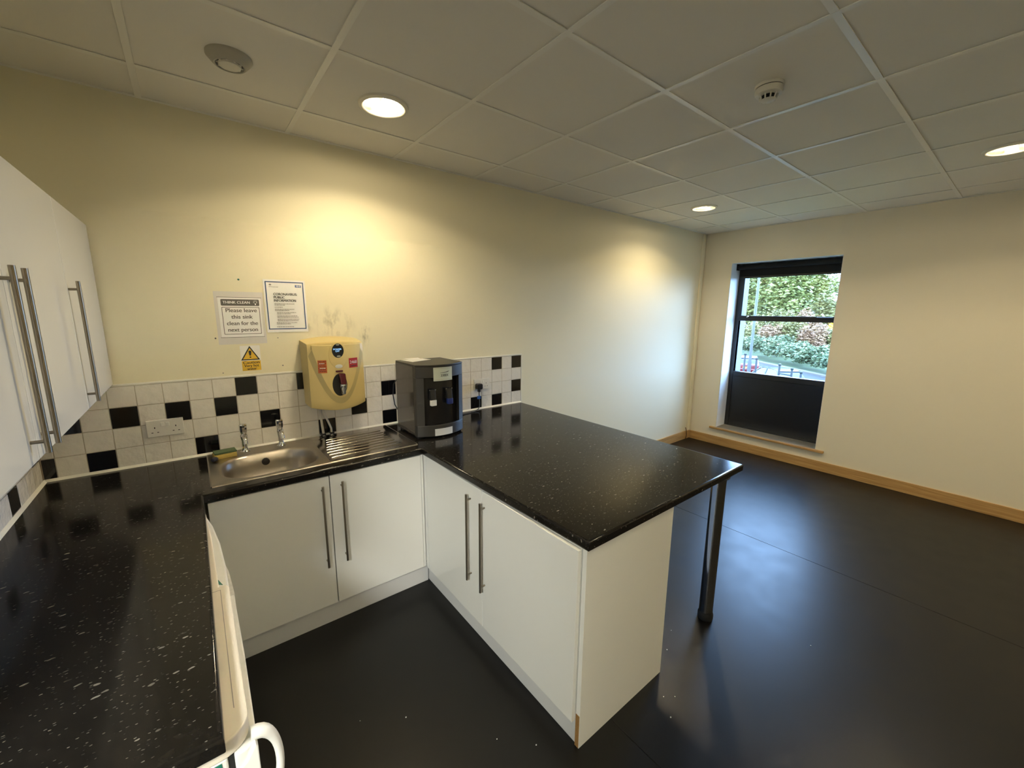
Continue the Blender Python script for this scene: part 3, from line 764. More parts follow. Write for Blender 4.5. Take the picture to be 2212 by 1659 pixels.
# ------------------------------------------------------------------ sink
SKX0, SKX1, SKY0, SKY1 = 0.603, 1.578, -0.530, -0.030
t = empty('sink', (1.09, -0.28, ZW1), 'stainless steel inset sink with a ribbed drainer', 'sink')
ZS = 0.8795
def sink():
    bm = bmesh.new()
    XS = 1.100
    n = 64; cx, cy = 0.858, -0.334
    def ray_to(pts, a):
        d = Vector((math.cos(a), math.sin(a))); best = None
        m_ = len(pts)
        for i in range(m_):
            p = Vector(pts[i]) - Vector((cx, cy)); q = Vector(pts[(i+1) % m_]) - Vector((cx, cy)); e = q-p
            den = d.x*e.y - d.y*e.x
            if abs(den) < 1e-12: continue
            tt = (p.x*e.y - p.y*e.x)/den; uu = (p.x*d.y - p.y*d.x)/den
            if tt > 0 and -1e-9 <= uu <= 1+1e-9 and (best is None or tt < best): best = tt
        return (cx+d.x*best, cy+d.y*best)
    corner = [(SKX0, SKY0), (XS, SKY0), (XS, SKY1), (SKX0, SKY1)]
    angs = sorted([2*PI*k/n for k in range(n)] + [math.atan2(q[1]-cy, q[0]-cx) % (2*PI) for q in corner])
    def ring(pts, z): return [bm.verts.new((*ray_to(pts, a), z)) for a in angs]
    bx = (0.648, 1.070, -0.503, -0.166)
    def bowl(inset, r): return rrect(bx[0]+inset, bx[1]-inset, bx[2]+inset, bx[3]-inset, r, 10)
    rings = [ring(corner, ZS), ring(bowl(-0.012, 0.142), ZS), ring(bowl(-0.004, 0.134), ZS-0.002), ring(bowl(0.004, 0.130), ZS-0.010),
             ring(bowl(0.010, 0.125), ZS-0.060), ring(bowl(0.018, 0.118), ZS-0.120), ring(bowl(0.034, 0.105), ZS-0.145), ring(bowl(0.06, 0.09), ZS-0.152), ring(bowl(0.12, 0.03), ZS-0.154)]
    for a, b_ in zip(rings, rings[1:]):
        for k in range(len(angs)):
            k2 = (k+1) % len(angs); bm.faces.new((a[k], a[k2], b_[k2], b_[k]))
    bm.faces.new(rings[-1])
    # outer lip of the bowl half
    def lip(p, q, dx, dy):
        v = [bm.verts.new((p[0], p[1], ZS)), bm.verts.new((q[0], q[1], ZS)), bm.verts.new((q[0]+dx, q[1]+dy, ZS-0.0015)), bm.verts.new((p[0]+dx, p[1]+dy, ZS-0.0015)),
             bm.verts.new((q[0]+dx*1.3, q[1]+dy*1.3, ZW1)), bm.verts.new((p[0]+dx*1.3, p[1]+dy*1.3, ZW1))]
        bm.faces.new(v[:4]); bm.faces.new((v[3], v[2], v[4], v[5]))
    lip((SKX0, SKY0), (SKX1, SKY0), 0, -0.004); lip((SKX0, SKY1), (SKX1, SKY1), 0, 0.004)
    lip((SKX0, SKY0), (SKX0, SKY1), -0.004, 0); lip((SKX1, SKY0), (SKX1, SKY1), 0.004, 0)
    finish('basin', bm, 'sink_steel', t, angle=60)
    bm = bmesh.new()
    # drainer with ribs: height field
    NX, NY = 40, 120
    grid = {}
    for i in range(NX+1):
        for j in range(NY+1):
            x = XS + (SKX1-XS)*i/NX; y = SKY0 + (SKY1-SKY0)*j/NY
            z = ZS
            ex = min((x-XS)/0.02, (SKX1-0.035-x)/0.02, 1.0); ey = min((y-SKY0-0.035)/0.012, (SKY1-0.065-y)/0.012, 1.0)
            f = max(0.0, min(ex, ey))
            z -= 0.003*f
            start = XS+0.012 + 0.06*max(0.0, (y+0.33)/0.24)
            g = max(0.0, min((x-start)/0.02, (SKX1-0.05-x)/0.02, 1.0))
            ph = (y - (SKY0+0.06))/0.048
            if 0 <= ph <= 7.2:
                q = (ph % 1.0) - 0.5
                z += 0.0
            grid[i, j] = bm.verts.new((x, y, z))
    for i in range(NX):
        for j in range(NY): bm.faces.new((grid[i, j], grid[i+1, j], grid[i+1, j+1], grid[i, j+1]))
    for k in range(8):
        y = SKY0 + 0.072 + 0.0465*k
        xa = XS + 0.022 + 0.055*max(0.0, (y+0.36)/0.24)
        add_tube(bm, [(xa, y, ZS-0.0045), (xa+0.012, y, ZS-0.0030), (SKX1-0.085, y, ZS-0.0030), (SKX1-0.073, y, ZS-0.0045)], 0.0046, 10)
    finish('drainer', bm, 'drainer_steel', t, angle=60)
sink()
lathe('overflow', [(0, 0.0), (0.008, -0.004), (0.016, -0.004), (0.019, -0.002), (0.019, 0.012)], (0.850, -0.182, 0.832), 'black_plastic', t, axis='y', seg=24)
lathe('waste', [(0, 0.004), (0.020, 0.003), (0.036, 0.003), (0.040, 0.0)], (0.86, -0.322, ZS-0.154), 'chrome', t, seg=24)
def tap(x, y, label):
    a = empty('tap', (x, y, ZS), label, 'tap', 'chrome pillar taps')
    lathe('body', [(0.0, 0.0), (0.024, 0.0), (0.024, 0.004), (0.016, 0.010), (0.0125, 0.025), (0.0135, 0.055), (0.017, 0.078), (0.018, 0.090), (0.015, 0.100), (0.0, 0.101)], (x, y, ZS), 'chrome', a, seg=24)
    tube('spout', [(x, y, ZS+0.082), (x, y-0.030, ZS+0.092), (x, y-0.058, ZS+0.088), (x, y-0.070, ZS+0.074), (x, y-0.072, ZS+0.062)], [0.012, 0.0115, 0.011, 0.011, 0.0115], 'chrome', a, seg=16)
    bm = bmesh.new(); seg = 10
    add_lathe(bm, [(0.0, 0.099), (0.012, 0.100), (0.0155, 0.106), (0.0185, 0.118), (0.0185, 0.150), (0.015, 0.156), (0.0, 0.157)], (x, y, ZS), 'z', seg)
    finish('head', bm, 'chrome', a, smooth=True, angle=25)
tap(0.770, -0.086, 'chrome pillar tap on the sponge side of the sink')
tap(0.944, -0.090, 'chrome pillar tap nearer the draining board')

# sponge and scrap
def rot_box(name, c, s, rz, m, parent=None, bev=0.004, rx=0.0):
    bm = bmesh.new(); add_box(bm, -s[0]/2, s[0]/2, -s[1]/2, s[1]/2, 0, s[2], bev, 2)
    bm.transform(Matrix.Translation(c) @ Matrix.Rotation(rz, 4, 'Z') @ Matrix.Rotation(rx, 4, 'X'))
    return finish(name, bm, m, parent)
t = empty('sponge', (0.675, -0.115, ZS), 'yellow kitchen sponge with a green scouring top on the sink rim', 'sponge')
rot_box('foam', (0.675, -0.115, ZS), (0.100, 0.068, 0.024), 0.10, 'sponge_yellow', t)
rot_box('scouring_pad', (0.677, -0.112, ZS+0.0245), (0.098, 0.066, 0.009), 0.10, 'sponge_green', t, bev=0.003)
bm = bmesh.new(); bmesh.ops.create_icosphere(bm, subdivisions=2, radius=0.5, matrix=Matrix.Translation((0.630, -0.176, ZS+0.012)) @ Matrix.Diagonal((0.034, 0.042, 0.024, 1)))
for v in bm.verts: v.co += Vector((random.uniform(-1, 1), random.uniform(-1, 1), random.uniform(-0.3, 1)))*0.003
o = finish('cloth_scrap', bm, 'scrap_blue'); tag(o, 'crumpled dark blue scrap beside the sponge on the sink corner', 'cloth')

# ------------------------------------------------------------------ sockets
def socket(x0, z0, label):
    y = -0.0105
    t = empty('double_socket', (x0+0.073, y, z0), label, 'socket', 'white double wall sockets')
    box('faceplate', x0, x0+0.146, y-0.010, y, z0, z0+0.086, 'socket_white', t, bev=0.003)
    for k in (0.056, 0.076): box('switch', x0+k, x0+k+0.014, y-0.0135, y-0.009, z0+0.052, z0+0.072, 'white_plastic', t, bev=0.0015)
    for cx in (0.032, 0.114):
        bm = bmesh.new()
        add_box(bm, x0+cx-0.002, x0+cx+0.002, y-0.0103, y-0.008, z0+0.044, z0+0.052)
        for s in (-1, 1): add_box(bm, x0+cx+s*0.011-0.0035, x0+cx+s*0.011+0.0035, y-0.0103, y-0.008, z0+0.022, z0+0.0255)
        finish('pin_holes', bm, 'dark_hole', t)
    return t
socket(0.376, 1.013, 'white double socket on the tiles left of the sink')
socket(2.304, 1.034, 'white double socket on the tiles right of the water dispenser')

# plug and lead
t = empty('plug', (2.336, -0.021, 1.05), 'black mains plug and lead in the right hand socket', 'plug')
prism('plug_body', rrect(2.312, 2.360, 1.043, 1.088, 0.012), -0.062, -0.0215, 'y', 'black_plastic', t, bev=0.004)
prism('cord_grip', rrect(2.327, 2.345, 1.020, 1.050, 0.006), -0.052, -0.030, 'y', 'black_plastic', t, bev=0.003)
tube('lead', [(2.336, -0.041, 1.025), (2.336, -0.042, 0.985), (2.337, -0.045, 0.935), (2.333, -0.050, 0.905), (2.318, -0.058, 0.890), (2.27, -0.075, 0.880), (2.18, -0.09, 0.8795), (2.05, -0.10, 0.8795), (1.96, -0.115, 0.890), (1.935, -0.13, 0.93)], 0.0035, 'cable_black', t, seg=8)
box('test_tag', 2.320, 2.348, -0.047, -0.0365, 0.966, 0.990, 'tag_blue', t, bev=0.001)
lp = [(2.20, -0.085, 0.8795)] + [(2.02+0.055*math.cos(a), -0.13+0.035*math.sin(a), 0.8800+0.004*abs(math.sin(2*a))) for a in [0.5+0.45*k for k in range(16)]]
tube('lead_loop', lp, 0.0035, 'cable_black', t, seg=8)

# ------------------------------------------------------------------ water heater
BC = 1.262; BHW = 0.155
def yb(x):
    u = max(-1.0, min(1.0, (x-BC)/BHW)); return -(0.146 + 0.048*(1-u*u))
t = empty('water_heater', (BC, -0.1, 1.07), 'cream wall mounted boiling water heater with a maroon lever tap', 'water heater')
heater = t
def heater_body():
    bm = bmesh.new(); NU = 32; cols = []
    for i in range(NU+1):
        u = -1 + 2*i/NU; x = BC + BHW*u; y = yb(x)
        q = 1-u*u
        zt = 1.456 + 0.014*q; zb = 1.086 - 0.022*q; zk = 1.472+0.018*q
        # side taper towards the wall
        xs_ = lambda k: BC + (x-BC)*k
        prof = [(xs_(1.06), -0.001, zk), (xs_(1.035), y*0.45, zt+0.010), (xs_(1.005), y+0.012, zt+0.002), (x, y+0.003, zt-0.001), (x, y, zt-0.008)]
        for k in range(1, 8): prof.append((x, y, zt-0.008 + (zb+0.010-zt+0.008)*k/8))
        prof += [(x, y, zb+0.010), (x, y+0.004, zb+0.002), (x, y+0.014, zb), (xs_(1.03), y*0.4, zb+0.004), (xs_(1.04), -0.001, zb+0.010)]
        cols.append([bm.verts.new(p) for p in prof])
    for a, b_ in zip(cols, cols[1:]):
        for k in range(len(a)-1): bm.faces.new((a[k], b_[k], b_[k+1], a[k+1]))
        bm.faces.new((a[-1], b_[-1], b_[0], a[0]))
    bm.faces.new(cols[0]); bm.faces.new(cols[-1][::-1])
    return finish('casing', bm, 'boiler_cream', t, angle=40)
heater_body()
YSH = 0.008
def ysh(x): return yb(x) - YSH
def shield():
    bm = bmesh.new(); N = 40; inn = []; top = []
    outer = []
    for i in range(N+1):
        u = -1 + 2*i/N; e = abs(u)**2.1
        xo = BC + 0.153*u; zo = 1.105 + 0.285*e
        xi = BC + 0.134*u; zi = 1.142 + 0.285*e
        outer.append(bm.verts.new((xo, yb(xo)-0.0005, zo)))
        inn.append(bm.verts.new((xi, ysh(xi), min(zi, 1.44))))
        top.append(bm.verts.new((xi, ysh(xi)+0.001, 1.450)))
    for i in range(N): bm.faces.new((inn[i], inn[i+1], top[i+1], top[i]))
    sh_ = bm
    for i in range(N):  # top return
        a, b_ = top[i], top[i+1]
        c_ = bm.verts.new((b_.co.x, b_.co.y+0.009, 1.453)); d_ = bm.verts.new((a.co.x, a.co.y+0.009, 1.453))
        bm.faces.new((a, b_, c_, d_))
    for v_i, v_t in ((inn[0], top[0]), (inn[-1], top[-1])):
        s = -1 if v_i is inn[0] else 1
        p = bm.verts.new((v_i.co.x+s*0.004, v_i.co.y+0.010, v_i.co.z)); q = bm.verts.new((v_t.co.x+s*0.004, v_t.co.y+0.010, v_t.co.z))
        bm.faces.new((v_i, v_t, q, p))
    finish('front_shield', bm, 'boiler_cream', t, angle=40)
    bm = bmesh.new(); A = []; B = []
    for i in range(N+1):
        u = -1 + 2*i/N; e = abs(u)**2.1
        xo = BC + 0.153*u; zo = 1.105 + 0.285*e; xi = BC + 0.134*u; zi = 1.142 + 0.285*e
        A.append(bm.verts.new((xo, yb(xo)-0.0008, zo))); B.append(bm.verts.new((xi, ysh(xi)-0.0004, min(zi, 1.44))))
    for i in range(N): bm.faces.new((A[i], A[i+1], B[i+1], B[i]))
    finish('shield_groove', bm, 'boiler_cream_shaded', t, angle=60)
shield()
def oval(name, cx, cz, rx, rz, proud, m, parent, yf, dome=0.0, n=36):
    bm = bmesh.new()
    rings = []
    for s, dy in ((1.0, 0.0), (0.97, proud), (0.6, proud+dome*0.7), (0.25, proud+dome)):
        rings.append([bm.verts.new((cx+rx*s*math.cos(2*PI*k/n), yf(cx+rx*s*math.cos(2*PI*k/n)) - dy, cz+rz*s*math.sin(2*PI*k/n))) for k in range(n)])
    for a, b_ in zip(rings, rings[1:]):
        for k in range(n): bm.faces.new((a[k], a[(k+1) % n], b_[(k+1) % n], b_[k]))
    bm.faces.new(rings[-1])
    return finish(name, bm, m, parent)
HC = 1.258
oval('display_bezel', HC, 1.392, 0.052, 0.076, 0.0012, 'boiler_cream', t, ysh)
dsp = oval('display', HC, 1.418, 0.033, 0.042, 0.0022, 'display_dark', t, ysh)
yd_ = lambda x: ysh(x) - 0.0024
text('display_writing', 'POWER', 0.013, HC-0.003, 1.426, 'display_text', dsp, yd_, 0.02)
text('display_writing', 'OFF', 0.013, HC-0.003, 1.415, 'display_text', dsp, yd_, 0.02)
oval('display_mark', HC, 1.452, 0.010, 0.003, 0.0003, 'valve_grey', dsp, yd_)
oval('display_mark', HC+0.002, 1.386, 0.011, 0.005, 0.0003, 'valve_grey', dsp, yd_)
oval('dispense_button', HC, 1.327, 0.021, 0.012, 0.002, 'white_plastic', t, ysh, 0.002)
bm = bmesh.new(); add_prism(bm, rrect(HC-0.020, HC+0.020, 1.293, 1.304, 0.005), ysh(HC)-0.005, ysh(HC)+0.003, 'y')
finish('safety_catch', bm, 'maroon', t)
oval('tap_recess', HC, 1.218, 0.041, 0.066, 0.0015, 'black_plastic', t, ysh)
tp = empty  # alias kept for readability
lev = prism('tap_lever', [(HC-0.010, 1.288), (HC+0.024, 1.288), (HC+0.027, 1.250), (HC+0.026, 1.222), (HC-0.004, 1.222), (HC-0.006, 1.25)], ysh(HC)-0.040, ysh(HC)-0.001, 'y', 'maroon', t, bev=0.006)
bm = bmesh.new(); add_lathe(bm, [(0.0, 1.226), (0.017, 1.226), (0.019, 1.214), (0.014, 1.196), (0.012, 1.168), (0.010, 1.164), (0.0, 1.164)], (HC+0.012, ysh(HC)-0.020, 0), 'z', 16)
finish('tap_spout', bm, 'chrome', t, angle=30)
def patch(name, x0, x1, z0, z1, m, parent, yf, off, n=6, th=0.0):
    bm = bmesh.new(); a = []; b_ = []
    for i in range(n+1):
        x = x0+(x1-x0)*i/n
        a.append(bm.verts.new((x, yf(x)-off, z0))); b_.append(bm.verts.new((x, yf(x)-off, z1)))
    for i in range(n): bm.faces.new((a[i], a[i+1], b_[i+1], b_[i]))
    return finish(name, bm, m, parent)
def word_bars(name, rows, m, parent, yf, off, h):
    """unreadable fine print: broken bars; rows = (x0, x1, z)"""
    bm = bmesh.new()
    for (x0, x1, z) in rows:
        x = x0
        while x < x1-0.002:
            w = min(random.uniform(0.003, 0.011), x1-x)
            v = [bm.verts.new((xx, yf(xx)-off, zz)) for xx, zz in ((x, z), (x+w, z), (x+w, z+h), (x, z+h))]
            bm.faces.new(v); x += w + 0.0016
    o = finish(name, bm, m, parent); o['kind'] = 'stuff'; return o
so = patch('warning_sticker', 1.150, 1.194, 1.292, 1.366, 'sticker_orange', t, ysh, 0.0012)
word_bars('sticker_print', [(1.153, 1.191, 1.357-0.0095*k) for k in range(7)], 'maroon', so, ysh, 0.0016, 0.0036)
word_bars('sticker_print', [(1.156, 1.186, 1.345), (1.158, 1.188, 1.318)], 'ink_white', so, ysh, 0.0017, 0.0040)
sr = patch('phone_sticker', 1.317, 1.372, 1.313, 1.370, 'sticker_red', t, ysh, 0.0012)
text('sticker_number', '2468', 0.026, 1.3445, 1.345, 'ink_white', sr, ysh, 0.02, width=0.044, thick=0.0018)
word_bars('sticker_print', [(1.325, 1.364, 1.320)], 'ink_dark', sr, ysh, 0.0016, 0.006)
# supply pipes
pp = tube('supply_pipe', [(1.176, -0.030, 1.09), (1.177, -0.030, 1.00), (1.181, -0.031, 0.94), (1.186, -0.034, 0.875)], 0.0075, 'pipe_grey', t)
tube('supply_pipe', [(1.186, -0.042, 1.09), (1.194, -0.042, 1.02), (1.215, -0.040, 0.965), (1.230, -0.038, 0.92), (1.232, -0.037, 0.875)], 0.0065, 'pipe_grey', t)
pieces('pipe_clip', [(1.168, 1.196, -0.048, -0.010, 0.884, 0.894), (1.220, 1.244, -0.050, -0.010, 0.886, 0.896)], 'black_plastic', t)

# ------------------------------------------------------------------ notices on the wall
def sheet(name, x0, x1, z0, z1, m, label, cat='notice', tilt=0.0, wav=0.0, off=0.0012, group='paper notices above the sink'):
    """sheet of paper with a little thickness, slightly curled"""
    t = empty(name, ((x0+x1)/2, -off, z0), label, cat, group)
    bm = bmesh.new(); N = 10; rows = []
    for j in range(N+1):
        rows.append([])
        for i in range(N+1):
            x = x0+(x1-x0)*i/N; z = z0+(z1-z0)*j/N
            edge = abs(2*i/N-1)**4*0.003*wav + abs(2*j/N-1)**6*0.004*wav
            rows[-1].append(bm.verts.new((x, -off-edge, z)))
    for j in range(N):
        for i in range(N): bm.faces.new((rows[j][i], rows[j][i+1], rows[j+1][i+1], rows[j+1][i]))
    ext = bmesh.ops.extrude_face_region(bm, geom=list(bm.faces))
    for v in ext['geom']:
        if isinstance(v, bmesh.types.BMVert): v.co.y += 0.0006
    finish('sheet', bm, m, t, angle=60)
    return t
# laminated THINK CLEAN notice
t = sheet('sink_notice', 0.712, 0.935, 1.462, 1.742, 'paper_grey', 'grey laminated notice asking to leave the sink clean')
yn = -0.0025
box('print_area', 0.728, 0.922, yn, yn+0.001, 1.500, 1.712, 'paper', t, bev=0)
pieces('rule', [(0.724, 0.926, yn-0.0006, yn+0.0005, 1.711, 1.713), (0.724, 0.926, yn-0.0006, yn+0.0005, 1.499, 1.501)], 'ink_grey', t)
hd = prism('heading_band', rrect(0.740, 0.914, 1.668, 1.702, 0.005), yn-0.0008, yn, 'y', 'ink_grey', t)
text('heading', 'THINK CLEAN', 0.019, 0.810, 1.685, 'ink_white', hd, yn-0.0010, 0.025, width=0.122)
bm = bmesh.new()   # light bulb symbol
def ring2(bm, cx, cz, r0, r1, y, a0=0, a1=2*PI, n=20):
    p = [(bm.verts.new((cx+r0*math.cos(a0+(a1-a0)*k/n), y, cz+r0*math.sin(a0+(a1-a0)*k/n))), bm.verts.new((cx+r1*math.cos(a0+(a1-a0)*k/n), y, cz+r1*math.sin(a0+(a1-a0)*k/n)))) for k in range(n+1)]
    for a, b_ in zip(p, p[1:]): bm.faces.new((a[0], b_[0], b_[1], a[1]))
ring2(bm, 0.896, 1.688, 0.0055, 0.0072, yn-0.0012, -1.1, PI+1.1)
add_box(bm, 0.8935, 0.8985, yn-0.0013, yn-0.0008, 1.6725, 1.681)
for k in range(7):
    a = -0.3 + (PI+0.6)*k/6; c_, s_ = math.cos(a), math.sin(a)
    v = [bm.verts.new((0.896+r*c_-w*s_, yn-0.0012, 1.688+r*s_+w*c_)) for r, w in ((0.009, -0.0004), (0.012, -0.0004), (0.012, 0.0004), (0.009, 0.0004))]
    bm.faces.new(v)
finish('bulb_symbol', bm, 'ink_white', hd)
bm = bmesh.new()
o_ = rrect(0.741, 0.913, 1.516, 1.661, 0.004); i_ = rrect(0.7435, 0.9105, 1.5185, 1.6585, 0.003)
A = [bm.verts.new((p[0], yn-0.0006, p[1])) for p in o_]; B = [bm.verts.new((p[0], yn-0.0006, p[1])) for p in i_]
for k in range(len(A)): bm.faces.new((A[k], A[(k+1) % len(A)], B[(k+1) % len(A)], B[k]))
finish('text_frame', bm, 'ink_grey', t)
for k, (s, w) in enumerate((('Please leave', 0.142), ('this sink', 0.098), ('clean for the', 0.142), ('next person', 0.136))):
    text('notice_text', s, 0.029, 0.828, 1.643-0.0345*k, 'ink_grey', t, yn-0.0004, 0.018, width=w)
# public information poster
t = sheet('information_poster', 0.941, 1.152, 1.522, 1.814, 'paper', 'white public information poster with a dark blue border', wav=0.5)
yn = -0.0032
pieces('border', [(0.950, 1.143, yn-0.0006, yn+0.001, 1.799, 1.804), (0.950, 1.143, yn-0.0006, yn+0.001, 1.538, 1.543), (0.950, 0.955, yn-0.0006, yn+0.001, 1.543, 1.799), (1.138, 1.143, yn-0.0006, yn+0.001, 1.543, 1.799)], 'ink_blue', t)
for k, (s, w) in enumerate((('CORONAVIRUS:', 0.120), ('PUBLIC', 0.056), ('INFORMATION', 0.112))):
    text('poster_heading', s, 0.019, 0.987+w/2, 1.734-0.0175*k, 'ink_dark', t, yn, 0.032, width=w)
lg = box('logo_box', 1.100, 1.131, yn-0.0006, yn+0.0005, 1.775, 1.788, 'ink_nhs', t, bev=0)
text('logo_letters', 'NHS', 0.0135, 1.1155, 1.7815, 'ink_white', lg, yn-0.0008, 0.035, shear=0.25, width=0.026)
text('department_name', 'HM Government', 0.0075, 0.991, 1.7745, 'ink_dark', t, yn, 0.0, width=0.046)
oval('crest', 0.975, 1.786, 0.006, 0.004, 0.0006, 'ink_faint', t, lambda x: yn)
rows = []
z = 1.680
for (n_, x0, x1, x2) in ((2, 0.988, 1.090, 1.040), (1, 0.988, 1.028, 1.028), (2, 0.988, 1.086, 1.060), (2, 0.997, 1.094, 1.066), (2, 0.997, 1.100, 1.106), (2, 0.997, 1.108, 1.104), (2, 0.991, 1.096, 1.062), (0, 0, 0, 0), (1, 0.991, 1.080, 1.080)):
    for k in range(n_):
        rows.append((x0, x1 if k == 0 else x2, z)); z -= 0.0072
    z -= 0.0045
word_bars('poster_print', rows, 'ink_faint', t, lambda x: yn, 0.0006, 0.0034)
# caution sticker
t = empty('caution_sign', (0.850, -0.001, 1.315), 'yellow caution very hot water sticker with warning triangle', 'warning sign')
prism('backing', rrect(0.802, 0.896, 1.311, 1.452, 0.004), -0.0012, -0.0002, 'y', 'paper', t)
prism('triangle_border', [(0.802, 1.372), (0.892, 1.372), (0.847, 1.450)], -0.0018, -0.0011, 'y', 'ink_dark', t)
prism('triangle', [(0.8115, 1.3775), (0.8825, 1.3775), (0.847, 1.4392)], -0.0024, -0.0017, 'y', 'sign_yellow', t)
prism('exclamation_mark', [(0.8435, 1.397), (0.8505, 1.397), (0.8535, 1.418), (0.8525, 1.424), (0.8415, 1.424), (0.8405, 1.418)], -0.0030, -0.0023, 'y', 'ink_dark', t)
oval('exclamation_dot', 0.847, 1.388, 0.0042, 0.0036, 0.0006, 'ink_dark', t, lambda x: -0.0024)
yp = box('text_panel', 0.804, 0.894, -0.0018, -0.0010, 1.313, 1.368, 'sign_yellow', t, bev=0)
for k, (s, w) in enumerate((('Caution', 0.078), ('Very hot', 0.070), ('water', 0.046))):
    text('sign_text', s, 0.021, 0.849, 1.358-0.0175*k, 'ink_dark', yp, -0.0020, 0.02, width=w)

# ------------------------------------------------------------------ water dispenser
t = empty('water_dispenser', (1.782, -0.30, ZW1), 'charcoal countertop water dispenser with two taps', 'water dispenser')
DX0, DX1, DYB, DYS, DYC = 1.622, 1.945, -0.145, -0.440, -0.496
def yc(x):
    u = (x-(DX0+DX1)/2)/((DX1-DX0)/2); u = max(-1, min(1, u)); return DYS + (DYC-DYS)*(1-u*u)
def bow(x0, x1, yfun, yback, n=16):
    return [(x0+(x1-x0)*k/n, yfun(x0+(x1-x0)*k/n)) for k in range(n+1)] + [(x1, yback), (x0, yback)]
Z0, Z1 = 0.887, 1.331
prism('inner_body', bow(DX0+0.004, DX1-0.004, lambda x: yc(x)+0.034, DYB+0.006), Z0+0.02, Z1-0.012, 'z', 'cooler_black', t)
prism('top_cover', bow(DX0, DX1, yc, DYB), Z1-0.010, Z1, 'z', 'charcoal', t, bev=0.003)
prism('upper_front', bow(DX0+0.0015, DX1-0.0015, lambda x: yc(x)+0.001, -0.40), 1.252, Z1-0.0105, 'z', 'charcoal', t, bev=0.002)
prism('drip_base', bow(DX0+0.0015, DX1-0.0015, lambda x: yc(x)+0.001, -0.40), Z0, 0.957, 'z', 'charcoal', t, bev=0.003)
prism('side_pillar', [(DX0+0.0015, -0.40)] + [(DX0+0.0015+0.04*k/4, yc(DX0+0.0015+0.04*k/4)+0.001) for k in range(5)] + [(DX0+0.0415, -0.40)], 0.9575, 1.2515, 'z', 'charcoal', t)
prism('side_pillar', [(DX1-0.0415, -0.40)] + [(DX1-0.0415+0.04*k/4, yc(DX1-0.0415+0.04*k/4)+0.001) for k in range(5)] + [(DX1-0.0015, -0.40)], 0.9575, 1.2515, 'z', 'charcoal', t)
for (xa, xb) in ((DX0, DX0+0.004), (DX1-0.004, DX1)):
    sp_ = box('side_panel', xa, xb, -0.405, DYB, Z0+0.004, Z1-0.0105, 'charcoal_side', t, bev=0.001)
    box('hand_grip', xa-0.0008, xb+0.0008, -0.395, -0.372, 1.03, 1.12, 'cooler_black', sp_, bev=0)
box('back_panel', DX0+0.004, DX1-0.004, DYB-0.004, DYB, Z0+0.004, Z1-0.0105, 'cooler_black', t, bev=0)
pieces('foot', [(DX0+0.01, DX0+0.05, -0.43, -0.39, ZW1, Z0+0.003), (DX1-0.05, DX1-0.01, -0.43, -0.39, ZW1, Z0+0.003), (DX0+0.01, DX0+0.05, -0.20, -0.16, ZW1, Z0+0.003), (DX1-0.05, DX1-0.01, -0.20, -0.16, ZW1, Z0+0.003)], 'black_rubber', t)
lb = patch('model_label', 1.716, 1.841, 1.232, 1.314, 'sticker_pale', t, yc, 0.0016, n=10)
patch('label_border', 1.720, 1.837, 1.306, 1.308, 'valve_grey', lb, yc, 0.0020, n=8); patch('label_border', 1.720, 1.837, 1.238, 1.240, 'valve_grey', lb, yc, 0.0020, n=8)
text('label_writing', '3300X', 0.021, 1.786, 1.264, 'ink_dark', lb, yc, 0.015, width=0.052, thick=0.0022)
bm = bmesh.new()
pts_ = [(1.757, 1.281, 0.0008), (1.775, 1.282, 0.0012), (1.795, 1.283, 0.0016), (1.812, 1.2865, 0.0022), (1.818, 1.291, 0.0005)]
vv = [(bm.verts.new((x, yc(x)-0.0022, z_-h)), bm.verts.new((x, yc(x)-0.0022, z_+h))) for x, z_, h in pts_]
for a, b_ in zip(vv, vv[1:]): bm.faces.new((a[0], b_[0], b_[1], a[1]))
finish('label_swoosh', bm, 'ink_dark', lb)
for tx, m_ in ((1.713, 'white_plastic'), (1.822, 'tap_blue')):
    yt = yc(tx)+0.034
    tb = prism('tap_body', rrect(tx-0.020, tx+0.020, yt-0.030, yt, 0.008), 1.115, 1.180, 'z', 'black_plastic', t, bev=0.003)
    prism('tap_paddle', [(yt-0.030, 1.176), (yt-0.022, 1.182), (yt-0.022, 1.10), (yt-0.040, 1.085), (yt-0.043, 1.09)], tx-0.017, tx+0.017, 'x', 'black_plastic', tb, bev=0.002)
    prism('tap_tip', rrect(tx-0.0185, tx+0.0185, yt-0.046, yt-0.018, 0.007), 1.082, 1.117, 'z', m_, tb, bev=0.003)
    lathe('tap_pivot', [(0, tx-0.022), (0.005, tx-0.022), (0.005, tx+0.022), (0, tx+0.022)], (0, yt-0.024, 1.176), 'chrome', tb, axis='x', seg=12)
patch('base_label', 1.718, 1.838, 0.890, 0.934, 'sticker_silver', t, yc, 0.0006, n=10)
prism('drip_grille', bow(DX0+0.045, DX1-0.045, lambda x: yc(x)+0.008, -0.41), 0.9572, 0.9592, 'z', 'cooler_black', t)
o = tube('mains_lead', [(1.70, -0.12, 1.22), (1.66, -0.075, 1.20), (1.637, -0.06, 1.16), (1.632, -0.055, 1.09), (1.640, -0.06, 1.02), (1.665, -0.08, 0.96), (1.70, -0.12, 0.93)], 0.0035, 'cable_black', t, seg=8)
